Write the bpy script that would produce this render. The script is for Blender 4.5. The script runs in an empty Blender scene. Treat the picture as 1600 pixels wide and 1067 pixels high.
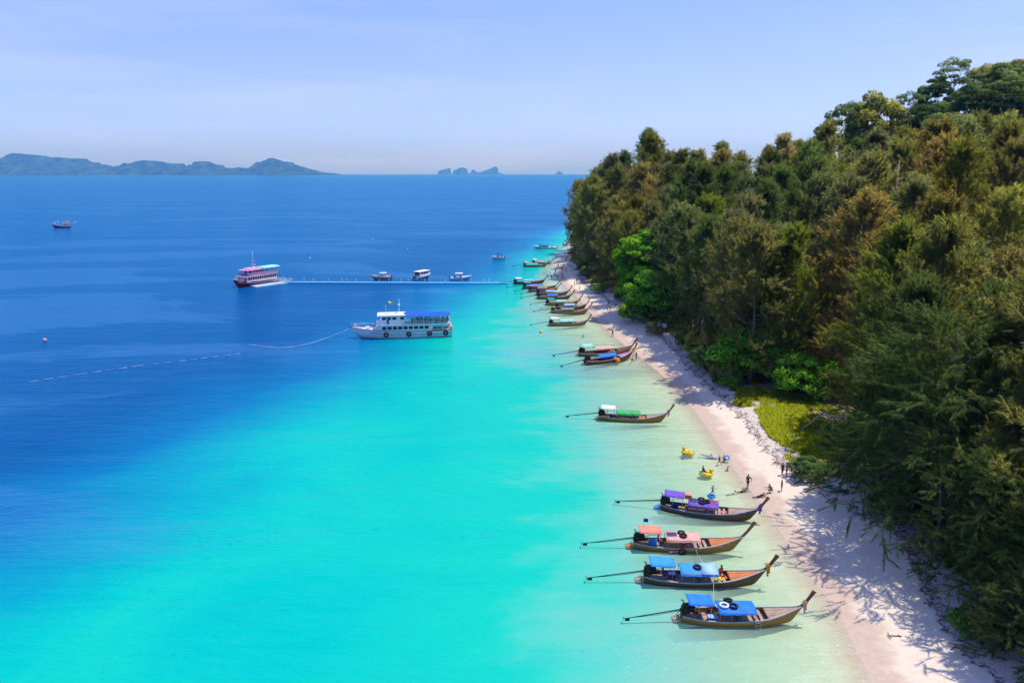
import bpy, math, random
import numpy as np
from mathutils import Vector, Matrix, noise as mnoise

# ------------------------------------------------------------------ camera, world, sun, exposure
S = bpy.context.scene
COL = S.collection
CAM_H, FPX = 36.0, 1150.0
PITCH = math.atan(262.5 / FPX)
SP, CP = math.sin(PITCH), math.cos(PITCH)
cam_d = bpy.data.cameras.new('camera'); cam = bpy.data.objects.new('camera', cam_d); COL.objects.link(cam)
cam.location = (0, 0, CAM_H); cam.rotation_euler = (math.pi/2 - PITCH, 0, 0)
cam_d.sensor_width = 36.0; cam_d.lens = 36.0*FPX/1600.0
cam_d.clip_start = 0.5; cam_d.clip_end = 150000
S.camera = cam

SUN_EL, SUN_ROT = math.radians(69), math.radians(66)
world = bpy.data.worlds.new('World'); S.world = world; world.use_nodes = True
wn = world.node_tree; bg = wn.nodes['Background']; bg.inputs[1].default_value = 0.15
sky = wn.nodes.new('ShaderNodeTexSky'); sky.sky_type = 'NISHITA'; sky.sun_disc = False
sky.sun_elevation = SUN_EL; sky.sun_rotation = SUN_ROT; sky.air_density = 1.3; sky.dust_density = 1.0; sky.ozone_density = 2.0
tint = wn.nodes.new('ShaderNodeMix'); tint.data_type = 'RGBA'; tint.blend_type = 'MULTIPLY'; tint.inputs[0].default_value = 1
tint.inputs[7].default_value = (0.72, 0.78, 1.36, 1)
wn.links.new(sky.outputs[0], tint.inputs[6])
# paler towards the horizon all round, then thin high cloud streaks
tc = wn.nodes.new('ShaderNodeTexCoord'); sx = wn.nodes.new('ShaderNodeSeparateXYZ'); wn.links.new(tc.outputs['Generated'], sx.inputs[0]); hz_ = wn.nodes.new('ShaderNodeMapRange'); hz_.interpolation_type = 'SMOOTHSTEP'
for i_, v_ in ((1, 0.0), (2, .14), (3, 1.0), (4, 0.0)): hz_.inputs[i_].default_value = v_
wn.links.new(sx.outputs[2], hz_.inputs[0]); hm_ = wn.nodes.new('ShaderNodeMix'); hm_.data_type = 'RGBA'; hm_.blend_type = 'MULTIPLY'; hm_.inputs[7].default_value = (.86, 1.14, 1.58, 1); wn.links.new(hz_.outputs[0], hm_.inputs[0]); wn.links.new(tint.outputs[2], hm_.inputs[6])
mp = wn.nodes.new('ShaderNodeMapping'); mp.inputs['Scale'].default_value = (1.6, 1.6, 14)
mp.inputs['Rotation'].default_value = (0.05, 0.03, 0.3)
nz = wn.nodes.new('ShaderNodeTexNoise'); nz.inputs['Scale'].default_value = 1.7; nz.inputs['Detail'].default_value = 6; nz.inputs['Roughness'].default_value = .55
cr = wn.nodes.new('ShaderNodeMapRange'); cr.inputs[1].default_value = .44; cr.inputs[2].default_value = .74; cr.inputs[3].default_value = 0; cr.inputs[4].default_value = .34
cmx = wn.nodes.new('ShaderNodeMix'); cmx.data_type = 'RGBA'; cmx.inputs[7].default_value = (4.6, 5.3, 8.0, 1)
wn.links.new(tc.outputs['Generated'], mp.inputs[0]); wn.links.new(mp.outputs[0], nz.inputs[0]); wn.links.new(nz.outputs[0], cr.inputs[0])
wn.links.new(cr.outputs[0], cmx.inputs[0]); wn.links.new(hm_.outputs[2], cmx.inputs[6]); wn.links.new(cmx.outputs[2], bg.inputs[0])
world.cycles.sampling_method = 'AUTOMATIC'

sun_d = bpy.data.lights.new('sun', 'SUN'); sun = bpy.data.objects.new('sun', sun_d); COL.objects.link(sun)
sun_d.energy = 4.7; sun_d.angle = math.radians(0.5); sun_d.color = (1.0, 0.91, 0.76)
sv = Vector((math.sin(SUN_ROT)*math.cos(SUN_EL), math.cos(SUN_ROT)*math.cos(SUN_EL), math.sin(SUN_EL)))
sun.rotation_euler = sv.to_track_quat('Z', 'Y').to_euler(); sun.location = (60, 40, 150)

S.view_settings.view_transform = 'Standard'; S.view_settings.look = 'None'
S.view_settings.exposure = 0.0; S.view_settings.gamma = 1.0; S.view_settings.use_curve_mapping = False
S.render.engine = 'CYCLES'
S.cycles.max_bounces = 6; S.cycles.diffuse_bounces = 2; S.cycles.glossy_bounces = 2; S.cycles.transmission_bounces = 3
S.cycles.transparent_max_bounces = 12; S.cycles.volume_bounces = 0; S.cycles.caustics_reflective = False; S.cycles.caustics_refractive = False
S.cycles.use_denoising = True; S.cycles.denoiser = 'OPENIMAGEDENOISE'
S.cycles.sample_clamp_indirect = 4

# ------------------------------------------------------------------ helpers
def P(px, py, z=0.0):
    """photo pixel -> point of the real horizontal plane at height z"""
    u, v = (px-800.0)/FPX, (533.5-py)/FPX
    dz = -SP + v*CP
    d = (z-CAM_H)/dz
    return Vector((u*d, (CP+v*SP)*d, z))

def link(name, data, parent=None):
    o = bpy.data.objects.new(name, data); COL.objects.link(o)
    if parent is not None: o.parent = parent
    return o
def tag(o, label=None, cat=None, group=None, kind=None):
    if label: o['label'] = label
    if cat: o['category'] = cat
    if group: o['group'] = group
    if kind: o['kind'] = kind
    return o
def np_mesh(name, V, F, mats=(), attrs=None, smooth=False):
    """V (n,3), F (m,3) or (m,4) arrays"""
    me = bpy.data.meshes.new(name); V = np.asarray(V, np.float32); F = np.asarray(F, np.int32); k = F.shape[1]
    me.vertices.add(len(V)); me.vertices.foreach_set('co', V.ravel())
    me.loops.add(F.size); me.loops.foreach_set('vertex_index', F.ravel())
    me.polygons.add(len(F)); me.polygons.foreach_set('loop_start', np.arange(0, F.size, k, dtype=np.int32))
    if smooth: me.polygons.foreach_set('use_smooth', np.ones(len(F), bool))
    me.update(calc_edges=True)
    for m in mats: me.materials.append(m)
    for an, av in (attrs or {}).items():
        if np.ndim(av) == 2: a = me.attributes.new(an, 'FLOAT_VECTOR', 'POINT'); a.data.foreach_set('vector', np.asarray(av, np.float32).ravel()); continue
        a = me.attributes.new(an, 'FLOAT', 'POINT'); a.data.foreach_set('value', np.asarray(av, np.float32))
    return me

class MB:
    """collects shapes into one mesh"""
    def __init__(s): s.v = []; s.f = []; s.m = []; s.sm = []
    def add(s, vs, fs, m=0, smooth=False):
        b = len(s.v); s.v += [tuple(v) for v in vs]
        for f in fs: s.f.append(tuple(i+b for i in f)); s.m.append(m); s.sm.append(smooth)
        return s
    def box(s, c, d, m=0, rz=0.0, taper=1.0, M=None):
        x, y, z = d[0]/2, d[1]/2, d[2]/2; R = Matrix.Rotation(rz, 3, 'Z') if M is None else M; c = Vector(c)
        vs = [c+R@Vector((sx*x*(taper if sz > 0 else 1), sy*y*(taper if sz > 0 else 1), sz*z)) for sz in (-1, 1) for sy in (-1, 1) for sx in (-1, 1)]
        return s.add(vs, [(0,2,3,1),(4,5,7,6),(0,1,5,4),(2,6,7,3),(0,4,6,2),(1,3,7,5)], m)
    def tube(s, pts, r, n=6, m=0, cap=True, smooth=True):
        pts = [Vector(p) for p in pts]; rs = r if hasattr(r, '__len__') else [r]*len(pts); vs = []; fs = []; ref = Vector((0,0,1))
        for i, p in enumerate(pts):
            t = (pts[min(i+1, len(pts)-1)]-pts[max(i-1, 0)])
            t = t.normalized() if t.length > 1e-9 else Vector((0,0,1))
            a = t.cross(ref if abs(t.dot(ref)) < .95 else Vector((1,0,0))).normalized(); b = t.cross(a)
            for k in range(n):
                w = 2*math.pi*k/n; vs.append(p+(a*math.cos(w)+b*math.sin(w))*rs[i])
        for i in range(len(pts)-1):
            for k in range(n): fs.append((i*n+k, i*n+(k+1) % n, (i+1)*n+(k+1) % n, (i+1)*n+k))
        if cap: fs.append(tuple(range(n-1, -1, -1))); fs.append(tuple((len(pts)-1)*n+k for k in range(n)))
        return s.add(vs, fs, m, smooth)
    def torus(s, c, R, r, n=14, k=7, m=0, M=None, m2=None):
        vs = []; fs = []; c = Vector(c)
        for i in range(n):
            a = 2*math.pi*i/n
            for j in range(k):
                b = 2*math.pi*j/k; q = Vector(((R+r*math.cos(b))*math.cos(a), (R+r*math.cos(b))*math.sin(a), r*math.sin(b)))
                vs.append(c+(M@q if M is not None else q))
        for i in range(n):
            for j in range(k): fs.append((i*k+j, ((i+1) % n)*k+j, ((i+1) % n)*k+(j+1) % k, i*k+(j+1) % k))
        return s.add(vs, fs, m, True)
    def ball(s, c, r, m=0, seg=10, rings=6, M=None):
        c = Vector(c); r = r if hasattr(r, '__len__') else (r, r, r); vs = []; fs = []
        for i in range(1, rings):
            th = math.pi*i/rings
            for k in range(seg):
                w = 2*math.pi*k/seg; q = Vector((r[0]*math.sin(th)*math.cos(w), r[1]*math.sin(th)*math.sin(w), r[2]*math.cos(th)))
                vs.append(c+(M@q if M is not None else q))
        t = Vector((0,0,r[2])); t = M@t if M is not None else t; vs += [c+t, c-t]; a = len(vs)-2
        for i in range(rings-2):
            for k in range(seg): fs.append((i*seg+k, (i+1)*seg+k, (i+1)*seg+(k+1) % seg, i*seg+(k+1) % seg))
        for k in range(seg): fs.append((a, k, (k+1) % seg)); fs.append((a+1, (rings-2)*seg+(k+1) % seg, (rings-2)*seg+k))
        return s.add(vs, fs, m, True)
    def sheet(s, rows, m=0, th=0.0, smooth=True):
        """grid of points; th>0 gives it thickness downwards"""
        nr, nc = len(rows), len(rows[0]); vs = [Vector(p) for r in rows for p in r]; fs = []
        for i in range(nr-1):
            for j in range(nc-1): fs.append((i*nc+j, i*nc+j+1, (i+1)*nc+j+1, (i+1)*nc+j))
        if th:
            n = len(vs); vs += [v-Vector((0,0,th)) for v in vs]; fs += [tuple(n+i for i in reversed(f)) for f in fs]
            rim = [(0, j) for j in range(nc)]+[(i, nc-1) for i in range(1, nr)]+[(nr-1, j) for j in range(nc-2, -1, -1)]+[(i, 0) for i in range(nr-2, 0, -1)]
            ids = [i*nc+j for i, j in rim]
            for a, b in zip(ids, ids[1:]+ids[:1]): fs.append((b, a, n+a, n+b))
        return s.add(vs, fs, m, smooth)
    def mesh(s, name, mats):
        me = bpy.data.meshes.new(name); me.from_pydata(s.v, [], s.f)
        for m in (mats if isinstance(mats, (list, tuple)) else [mats]): me.materials.append(m)
        me.polygons.foreach_set('material_index', s.m); me.polygons.foreach_set('use_smooth', s.sm); me.update(); return me
    def build(s, name, mats, parent=None):
        return link(name, s.mesh(name, mats), parent)

MATS = {}
def mat(name, col, rough=.7, spec=.3, var=.18, scale=3.0, bump=0.0, metal=0.0, grain=None, dirt=0.0):
    """procedural material: base colour broken up by two noises, optional stretched wood grain and dirt"""
    if name in MATS: return MATS[name]
    m = bpy.data.materials.new(name); m.use_nodes = True; nt = m.node_tree; b = nt.nodes['Principled BSDF']
    t = nt.nodes.new('ShaderNodeTexCoord'); mp_ = nt.nodes.new('ShaderNodeMapping'); nt.links.new(t.outputs['Object'], mp_.inputs[0])
    if grain: mp_.inputs['Scale'].default_value = grain
    n = nt.nodes.new('ShaderNodeTexNoise'); n.inputs['Scale'].default_value = scale; n.inputs['Detail'].default_value = 5; nt.links.new(mp_.outputs[0], n.inputs[0])
    r = nt.nodes.new('ShaderNodeValToRGB'); e = r.color_ramp.elements
    e[0].position = .28; e[1].position = .75
    e[0].color = tuple(max(0, c*(1-var*1.3)) for c in col)+(1,); e[1].color = tuple(min(1, c*(1+var)) for c in col)+(1,)
    nt.links.new(n.outputs[0], r.inputs[0]); out = r.outputs[0]
    if dirt:
        n2 = nt.nodes.new('ShaderNodeTexNoise'); n2.inputs['Scale'].default_value = 1.1; n2.inputs['Detail'].default_value = 8; nt.links.new(t.outputs['Object'], n2.inputs[0])
        mr = nt.nodes.new('ShaderNodeMapRange'); mr.inputs[1].default_value = .5; mr.inputs[2].default_value = .72; mr.inputs[4].default_value = dirt; nt.links.new(n2.outputs[0], mr.inputs[0])
        mx = nt.nodes.new('ShaderNodeMix'); mx.data_type = 'RGBA'; mx.inputs[7].default_value = (.11, .085, .06, 1)
        nt.links.new(mr.outputs[0], mx.inputs[0]); nt.links.new(out, mx.inputs[6]); out = mx.outputs[2]
    nt.links.new(out, b.inputs['Base Color']); b.inputs['Roughness'].default_value = rough; b.inputs['Metallic'].default_value = metal
    b.inputs['Specular IOR Level'].default_value = spec
    if bump:
        bp = nt.nodes.new('ShaderNodeBump'); bp.inputs['Strength'].default_value = bump; bp.inputs['Distance'].default_value = .03
        nt.links.new(n.outputs[0], bp.inputs['Height']); nt.links.new(bp.outputs[0], b.inputs['Normal'])
    MATS[name] = m; return m

# ------------------------------------------------------------------ the coast: shoreline, vegetation edge, shelf edge
def smooth_line(pts, n=6):
    out = []; p = [Vector(q[:2]) for q in pts]; p = [p[0]*2-p[1]]+p+[p[-1]*2-p[-2]]
    for i in range(1, len(p)-2):
        for k in range(n):
            t = k/n
            out.append(.5*((2*p[i])+(p[i+1]-p[i-1])*t+(2*p[i-1]-5*p[i]+4*p[i+1]-p[i+2])*t*t+(3*p[i]-p[i-1]-3*p[i+1]+p[i+2])*t**3))
    out.append(p[-2]); return np.array([(q.x, q.y) for q in out])
px2 = lambda L: [tuple(P(*q))[:2] for q in L]
SHORE = smooth_line([(20,-300),(21,-60),(23,20)]+px2([(1365,1067),(1325,985),(1290,930),(1250,875),(1220,830),(1195,795),(1165,755),(1140,722),(1120,690),(1085,640),(1045,595),(1005,562),(965,530),(938,505),(922,488),(903,465),(880,443),(867,425),(864,412),(872,402),(884,393)])+[(29,390),(36,440),(52,500),(90,560),(160,640),(300,760)])
VEGE = smooth_line([(60,-300),(50,-60),(41,20)]+px2([(1600,1067),(1515,960),(1440,850),(1320,780),(1240,720),(1180,650),(1110,590),(1060,540),(1020,510),(960,470),(920,440)])+[(25.5,300),(26.5,330),(29.5,356),(33,390),(40,440),(56,496),(93,554),(163,634),(303,754)])
SHELF = smooth_line([(-75,-300),(-72,0)]+px2([(-40,850),(70,760),(180,700),(310,640),(450,585),(560,528),(650,480),(730,440),(790,405),(835,376)])+[(16,440),(28,500),(60,570),(120,650),(260,790)])
def sdist(line, X, Y):
    """signed distance; positive to the right of the line's direction"""
    sh = X.shape; q = np.stack([X.ravel(), Y.ravel()], 1).astype(np.float64); best = np.full(len(q), 1e18); sg = np.ones(len(q))
    for i in range(len(line)-1):
        a, b = line[i], line[i+1]; d = b-a; L = max((d*d).sum(), 1e-9)
        t = np.clip(((q-a)@d)/L, 0, 1); c = q-a-t[:, None]*d; r = (c*c).sum(1)
        s = np.where(d[0]*(q[:, 1]-a[1])-d[1]*(q[:, 0]-a[0]) > 0, -1.0, 1.0); k = r < best-1e-9
        best[k] = r[k]; sg[k] = s[k]
    return (np.sqrt(best)*sg).reshape(sh)
RN = np.random.RandomState(5)
_lat = RN.rand(64, 64)
def vnoise(X, Y, f):
    x, y = X*f, Y*f; xi, yi = np.floor(x).astype(int), np.floor(y).astype(int); fx, fy = x-xi, y-yi; fx = fx*fx*(3-2*fx); fy = fy*fy*(3-2*fy)
    g = lambda a, b: _lat[a % 64, b % 64]
    return (g(xi, yi)*(1-fx)+g(xi+1, yi)*fx)*(1-fy)+(g(xi, yi+1)*(1-fx)+g(xi+1, yi+1)*fx)*fy-.5
sstep = lambda a, b, x: (lambda t: t*t*(3-2*t))(np.clip((x-a)/(b-a), 0, 1))
def sea_depth(s, X, Y):
    """s = metres seawards of the waterline"""
    d = np.minimum(s*.088, 1.6)+sstep(14, 50, s)*1.1
    q = -sdist(SHELF, X, Y)+vnoise(X, Y, .03)*14+vnoise(X, Y, .011)*14-4*sstep(190, 75, Y)
    return d+sstep(-28, 24, q)*11+sstep(20, 140, q)*8
def land_height(X, Y, shore=None, veg=None):
    s = sdist(SHORE, X, Y) if shore is None else shore; v = sdist(VEGE, X, Y) if veg is None else veg
    beach = np.where(s > 0, .125*np.minimum(s, 11)+.02*np.maximum(s-11, 0), 0)
    flat = 3+11*np.exp(-((Y-113)/22)**2)+8*np.exp(-((Y-70)/30)**2)
    u = np.maximum(v-flat, 0)
    hill = .5*np.minimum(u, 22)+.1*np.clip(u-22, 0, 60)
    w = np.maximum(X-.47*Y-2, 0)
    hill = (hill+39*(1-np.exp(-w/18))*sstep(185, 250, Y))*sstep(0, 8, u)
    return beach+hill+vnoise(X, Y, .35)*.06*sstep(0, 5, s)+vnoise(X, Y, .06)*2.2*sstep(4, 25, v)

def axis(segs):
    out = []
    for a, b, st in segs: out += list(np.arange(a, b, st))
    return np.array(out+[segs[-1][1]], float)
def grid(xs, ys):
    X, Y = np.meshgrid(xs, ys); nx, ny = len(xs), len(ys); i = np.arange(nx*ny).reshape(ny, nx)
    F = np.stack([i[:-1, :-1].ravel(), i[:-1, 1:].ravel(), i[1:, 1:].ravel(), i[1:, :-1].ravel()], 1); return X, Y, F

# ground: one sheet from the sea bed over the beach to the hill
gx = axis([(-90,-20,4),(-20,8,1.6),(8,52,.8),(52,90,2.5),(90,340,6)]); gy = axis([(-30,40,4),(40,150,.9),(150,260,1.6),(260,380,2.5),(380,700,6)])
X, Y, F = grid(gx, gy); sh_, ve_ = sdist(SHORE, X, Y), sdist(VEGE, X, Y)
Z = np.where(sh_ > 0, land_height(X, Y, sh_, ve_), -sea_depth(-sh_, X, Y))
Z += np.where(sh_ < 0, vnoise(X*.6, Y, .5)*.05*sstep(0, 4, -sh_), 0)
def ground_z(x, y):
    a, b = np.array([[x]], float), np.array([[y]], float); s = sdist(SHORE, a, b)
    return float(land_height(a, b, s)[0, 0]) if s[0, 0] > 0 else -float(sea_depth(-s, a, b)[0, 0])

def nodes_of(m):
    m.use_nodes = True; nt = m.node_tree; return nt, nt.nodes['Principled BSDF'], nt.nodes['Material Output']
def N(nt, kind, **kw):
    n = nt.nodes.new(kind)
    for k, v in kw.items():
        if k in n.inputs: n.inputs[k].default_value = v
        else: setattr(n, k, v)
    return n
def mixc(nt, fac, a, b, mode='MIX'):
    n = N(nt, 'ShaderNodeMix', data_type='RGBA', blend_type=mode)
    for sock, val in ((0, fac), (6, a), (7, b)):
        if hasattr(val, 'is_output'): nt.links.new(val, n.inputs[sock])
        else: n.inputs[sock].default_value = val if not isinstance(val, tuple) or len(val) == 4 else val+(1,)
    return n.outputs[2]
def mrange(nt, val, a, b, c=0.0, d=1.0, smooth=False):
    n = N(nt, 'ShaderNodeMapRange'); n.interpolation_type = 'SMOOTHSTEP' if smooth else 'LINEAR'
    for i, x in ((1, a), (2, b), (3, c), (4, d)): n.inputs[i].default_value = x
    nt.links.new(val, n.inputs[0]); return n.outputs[0]
def mth(nt, op, a, b=None):
    n = N(nt, 'ShaderNodeMath', operation=op)
    for i, x in ((0, a), (1, b)):
        if x is None: continue
        if hasattr(x, 'is_output'): nt.links.new(x, n.inputs[i])
        else: n.inputs[i].default_value = x
    return n.outputs[0]
def noise(nt, scale, detail=4, rough=.55, map_scale=None, dist=0.0):
    t = N(nt, 'ShaderNodeTexCoord'); n = N(nt, 'ShaderNodeTexNoise', Scale=scale, Detail=detail, Roughness=rough, Distortion=dist)
    if map_scale:
        mp2 = N(nt, 'ShaderNodeMapping'); mp2.inputs['Scale'].default_value = map_scale; nt.links.new(t.outputs['Object'], mp2.inputs[0]); nt.links.new(mp2.outputs[0], n.inputs[0])
    else: nt.links.new(t.outputs['Object'], n.inputs[0])
    return n.outputs[0]
def attr(nt, name):
    return N(nt, 'ShaderNodeAttribute', attribute_name=name).outputs['Fac']

gm = bpy.data.materials.new('beach_sand_and_soil'); nt, b, o = nodes_of(gm)
a_s, a_v, a_z = attr(nt, 'shore'), attr(nt, 'veg'), attr(nt, 'height')
grain = noise(nt, 9, 6, .7); big = noise(nt, .35, 4); mid = noise(nt, 1.6, 6, .6)
dry = mixc(nt, mrange(nt, mid, .3, .75), (.66, .56, .44), (.74, .66, .56)); dry = mixc(nt, mrange(nt, grain, .55, .75, 0, .35), dry, (.45, .36, .30))
wet = mixc(nt, mrange(nt, mid, .3, .7), (.50, .385, .30), (.58, .46, .37))
wl = mth(nt, 'ADD', a_s, mrange(nt, big, .3, .7, -1.0, 1.0))
col = mixc(nt, mrange(nt, wl, 1.2, 3.2, 0, 1, True), wet, dry)
# dark lines of weed left by the tide, and pale coral rubble above them
ve_n = mth(nt, 'ADD', a_v, mrange(nt, noise(nt, .5, 6, .65), .25, .75, -1.5, 1.5))
coral = mixc(nt, mrange(nt, grain, .35, .62), (.30, .24, .22), (.72, .67, .63))
band = mth(nt, 'MULTIPLY', mrange(nt, ve_n, -3.6, -2.6, 0, 1, True), mrange(nt, ve_n, .8, 1.8, 1, 0, True))
col = mixc(nt, mth(nt, 'MULTIPLY', band, .8), col, coral)
weed = mth(nt, 'MULTIPLY', mrange(nt, ve_n, -3.3, -2.9, 0, 1, True), mrange(nt, ve_n, -2.75, -2.4, 1, 0, True))
weed = mth(nt, 'MULTIPLY', weed, mrange(nt, noise(nt, 2.6, 6, .7), .38, .55))
col = mixc(nt, weed, col, (.10, .065, .055))
litter = mixc(nt, mrange(nt, mid, .3, .7), (.11, .075, .04), (.20, .15, .09)); litter = mixc(nt, mrange(nt, big, .5, .75), litter, (.06, .07, .025))
sandp = mixc(nt, mrange(nt, noise(nt, .22, 5, .6), .44, .58), (.42, .33, .22), litter)
col = mixc(nt, mrange(nt, ve_n, .5, 2.2, 0, 1, True), col, sandp)
col = mixc(nt, mrange(nt, a_v, 9, 16, 0, 1, True), col, litter)
bed = mixc(nt, mrange(nt, noise(nt, .8, 5, .6), .3, .7), (.58, .59, .42), (.66, .67, .50))
col = mixc(nt, mrange(nt, a_z, -.25, .02, 0, 1, True), bed, col)
nt.links.new(col, b.inputs['Base Color']); b.inputs['Specular IOR Level'].default_value = .15
nt.links.new(mrange(nt, a_s, .3, 3.5, .45, .95), b.inputs['Roughness'])
bp = N(nt, 'ShaderNodeBump', Strength=.5, Distance=.12); nt.links.new(mth(nt, 'ADD', grain, mid), bp.inputs['Height']); nt.links.new(bp.outputs[0], b.inputs['Normal'])
ground = link('ground', np_mesh('ground', np.stack([X.ravel(), Y.ravel(), Z.ravel()], 1), F, [gm], {'shore': sh_.ravel(), 'veg': ve_.ravel(), 'height': Z.ravel()}, True))
tag(ground, kind='structure')

# sea: one sheet to the horizon; colour follows the real depth of the water under it
def geo(a, b, r, s0):
    out = [a]; st = s0
    while abs(out[-1]-a) < abs(b-a): out.append(out[-1]+math.copysign(st, b-a)); st *= r
    return out[1:]
wx = np.array(sorted(geo(-230, -45000, 1.25, 6)+list(np.arange(-230, 40, 2.2))+geo(38, 45000, 1.35, 4))); wy = np.array(sorted(geo(20, -300, 1.5, 4)+list(np.arange(20, 480, 2.2))+geo(478, 24000, 1.2, 4)))
X, Y, F = grid(wx, wy); sh_ = sdist(SHORE, X, Y); D = np.where(sh_ < 0, sea_depth(np.maximum(-sh_, 0), X, Y), sh_*-.1)
wm = bpy.data.materials.new('sea_water'); nt, b, o = nodes_of(wm); nt.nodes.remove(b)
dep = attr(nt, 'depth'); dn = mth(nt, 'ADD', dep, mrange(nt, noise(nt, .05, 5, .6, (1, 2, 1)), .3, .7, -.22, .22)); dn = mth(nt, 'ADD', dn, mth(nt, 'MULTIPLY', mrange(nt, noise(nt, .022, 5, .65, (1, 1.7, 1), .8), .3, .7, -.9, .9), mrange(nt, dep, 1.4, 3, 0, 1)))
rp = N(nt, 'ShaderNodeValToRGB'); nt.links.new(mrange(nt, dn, 0, 20), rp.inputs[0]); els = rp.color_ramp.elements
stops = [(0, (.50, .59, .42)), (.7, (.42, .62, .47)), (1.25, (.25, .56, .46)), (1.9, (.005, .48, .355)), (3.0, (.0, .42, .37)), (5.2, (.0, .28, .37)), (8.5, (.0, .135, .33)), (13, (.0, .074, .245)), (20, (.0, .082, .265))]
els[0].position = 0; els[0].color = stops[0][1]+(1,); els[1].position = 1; els[1].color = stops[-1][1]+(1,)
for d_, c_ in stops[1:-1]: e = els.new(d_/20); e.color = c_+(1,)
spk = mth(nt, 'MULTIPLY', mrange(nt, noise(nt, .55, 4, .6), .60, .72), mrange(nt, noise(nt, .055, 2), .52, .68)); spk = mth(nt, 'MULTIPLY', spk, mrange(nt, dep, 6, 3, 0, .5))
body = N(nt, 'ShaderNodeBsdfDiffuse'); nt.links.new(mixc(nt, spk, rp.outputs[0], (.0, .17, .21)), body.inputs[0])
tr = N(nt, 'ShaderNodeBsdfTransparent'); nt.links.new(mixc(nt, mrange(nt, dep, 0, 1.6), (.97, .99, .96), (.54, .97, .86)), tr.inputs[0])
m1 = N(nt, 'ShaderNodeMixShader'); nt.links.new(mrange(nt, dn, .0, 2.0, .05, .97, True), m1.inputs[0]); nt.links.new(tr.outputs[0], m1.inputs[1]); nt.links.new(body.outputs[0], m1.inputs[2])
w1 = noise(nt, .9, 4, .6, (.55, 1.25, 1)); w2 = noise(nt, .16, 4, .6, (.5, 1.6, 1)); w3 = noise(nt, 3.2, 3, .6, (.7, 1.3, 1))
hgt = mth(nt, 'ADD', mth(nt, 'ADD', mth(nt, 'MULTIPLY', w1, .12), mth(nt, 'MULTIPLY', w2, .55)), mth(nt, 'MULTIPLY', w3, .06))
bp = N(nt, 'ShaderNodeBump', Strength=1.0, Distance=1.0); nt.links.new(hgt, bp.inputs['Height']); nt.links.new(bp.outputs[0], body.inputs['Normal'])
swash = mth(nt, 'MULTIPLY', mrange(nt, mth(nt, 'ADD', dep, mrange(nt, noise(nt, .7, 5, .7), .3, .7, -.07, .07)), .05, .075, 1, 0), mrange(nt, noise(nt, 2.5, 5, .7), .42, .62, 0, .22))
wf = N(nt, 'ShaderNodeBsdfDiffuse', Color=(.72, .74, .72, 1)); m1b = N(nt, 'ShaderNodeMixShader'); nt.links.new(swash, m1b.inputs[0]); nt.links.new(m1.outputs[0], m1b.inputs[1]); nt.links.new(wf.outputs[0], m1b.inputs[2]); m1 = m1b
gl = N(nt, 'ShaderNodeBsdfGlossy', Roughness=.12, Color=(.36, .8, 1, 1)); nt.links.new(bp.outputs[0], gl.inputs['Normal'])
fr = N(nt, 'ShaderNodeFresnel', IOR=1.33); nt.links.new(bp.outputs[0], fr.inputs['Normal'])
slick = mrange(nt, noise(nt, .011, 4, .55, (.5, 1.4, 1), 1.6), .53, .62, .6, 2.3, True); slick2 = mrange(nt, noise(nt, .03, 4, .6, (.3, 1.6, 1)), .35, .7, .8, 1.15)
ff = mth(nt, 'MINIMUM', mth(nt, 'MULTIPLY', mth(nt, 'MULTIPLY', fr.outputs[0], slick), slick2), .42)
m2 = N(nt, 'ShaderNodeMixShader'); nt.links.new(ff, m2.inputs[0]); nt.links.new(m1.outputs[0], m2.inputs[1]); nt.links.new(gl.outputs[0], m2.inputs[2]); nt.links.new(m2.outputs[0], o.inputs[0])
sea = link('sea', np_mesh('sea', np.stack([X.ravel(), Y.ravel(), np.zeros(X.size)], 1), F, [wm], {'depth': D.ravel()}, True)); tag(sea, kind='structure')

# islands on the horizon: ridges with real depth
im = mat('island_forest', (.035, .065, .04), .95, .1, .75, .006)
def island(name, prof, dist, thick, lab, seed, step=2):
    xs = [p[0] for p in prof]; ys = [p[1] for p in prof]; k = dist/FPX; rows = 15
    ux = np.arange(xs[0], xs[-1]+.01, step); h = np.maximum(np.interp(ux, xs, ys), 0); h = h*(.62+.38*h/h.max())*1.04*k; rs = np.random.RandomState(seed)
    h = h*(1+.05*vnoise(ux*37.0, ux*0+seed, .06)*2)
    xw = (ux-800)*k; V = []; x0 = xw.mean()
    for j in range(rows):
        t = j/(rows-1)*2-1; c = np.sqrt(max(0, 1-t*t))
        ridge = np.clip(1-np.abs(t)**1.4, 0, 1); nn = vnoise(xw/k*20+j*5, xw*0+j*1.6+seed, .11)+.7*vnoise(xw/k*20, xw*0+j*4.1+seed, .35)
        z = h*np.clip(ridge*(1+.75*nn*(abs(t) > .05)), 0, 1)-(8 if abs(t) > .99 else 0)
        y = t*thick*(.35+.65*h/h.max())+nn*thick*.12*(abs(t) > .05)
        V.append(np.stack([xw-x0, y, z], 1))
    V = np.concatenate(V); n = len(ux); i = np.arange(rows*n).reshape(rows, n)
    F2 = np.stack([i[:-1, :-1].ravel(), i[:-1, 1:].ravel(), i[1:, 1:].ravel(), i[1:, :-1].ravel()], 1)
    ob = link(name, np_mesh(name, V, F2, [im], None, True)); ob.location = (x0, dist, -3); tag(ob, lab, 'island'); return ob
island('island', [(-160,0),(-150,8),(-90,14),(-40,21),(0,20),(30,24),(58,30),(70,29),(85,26),(110,26),(135,25),(150,23),(195,14),(215,18),(240,23),(255,22),(270,20),(285,18),(292,19),(305,14),(318,18),(330,22),(345,19),(360,14),(372,12),(385,14),(400,12),(410,16),(422,22),(437,25),(452,22),(470,18),(490,12),(510,6),(520,3),(523,4.5),(528,4.5),(533,3),(537,0)], 17000, 1500, 'long blue hilly island on the horizon, farthest left', 3)
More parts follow.
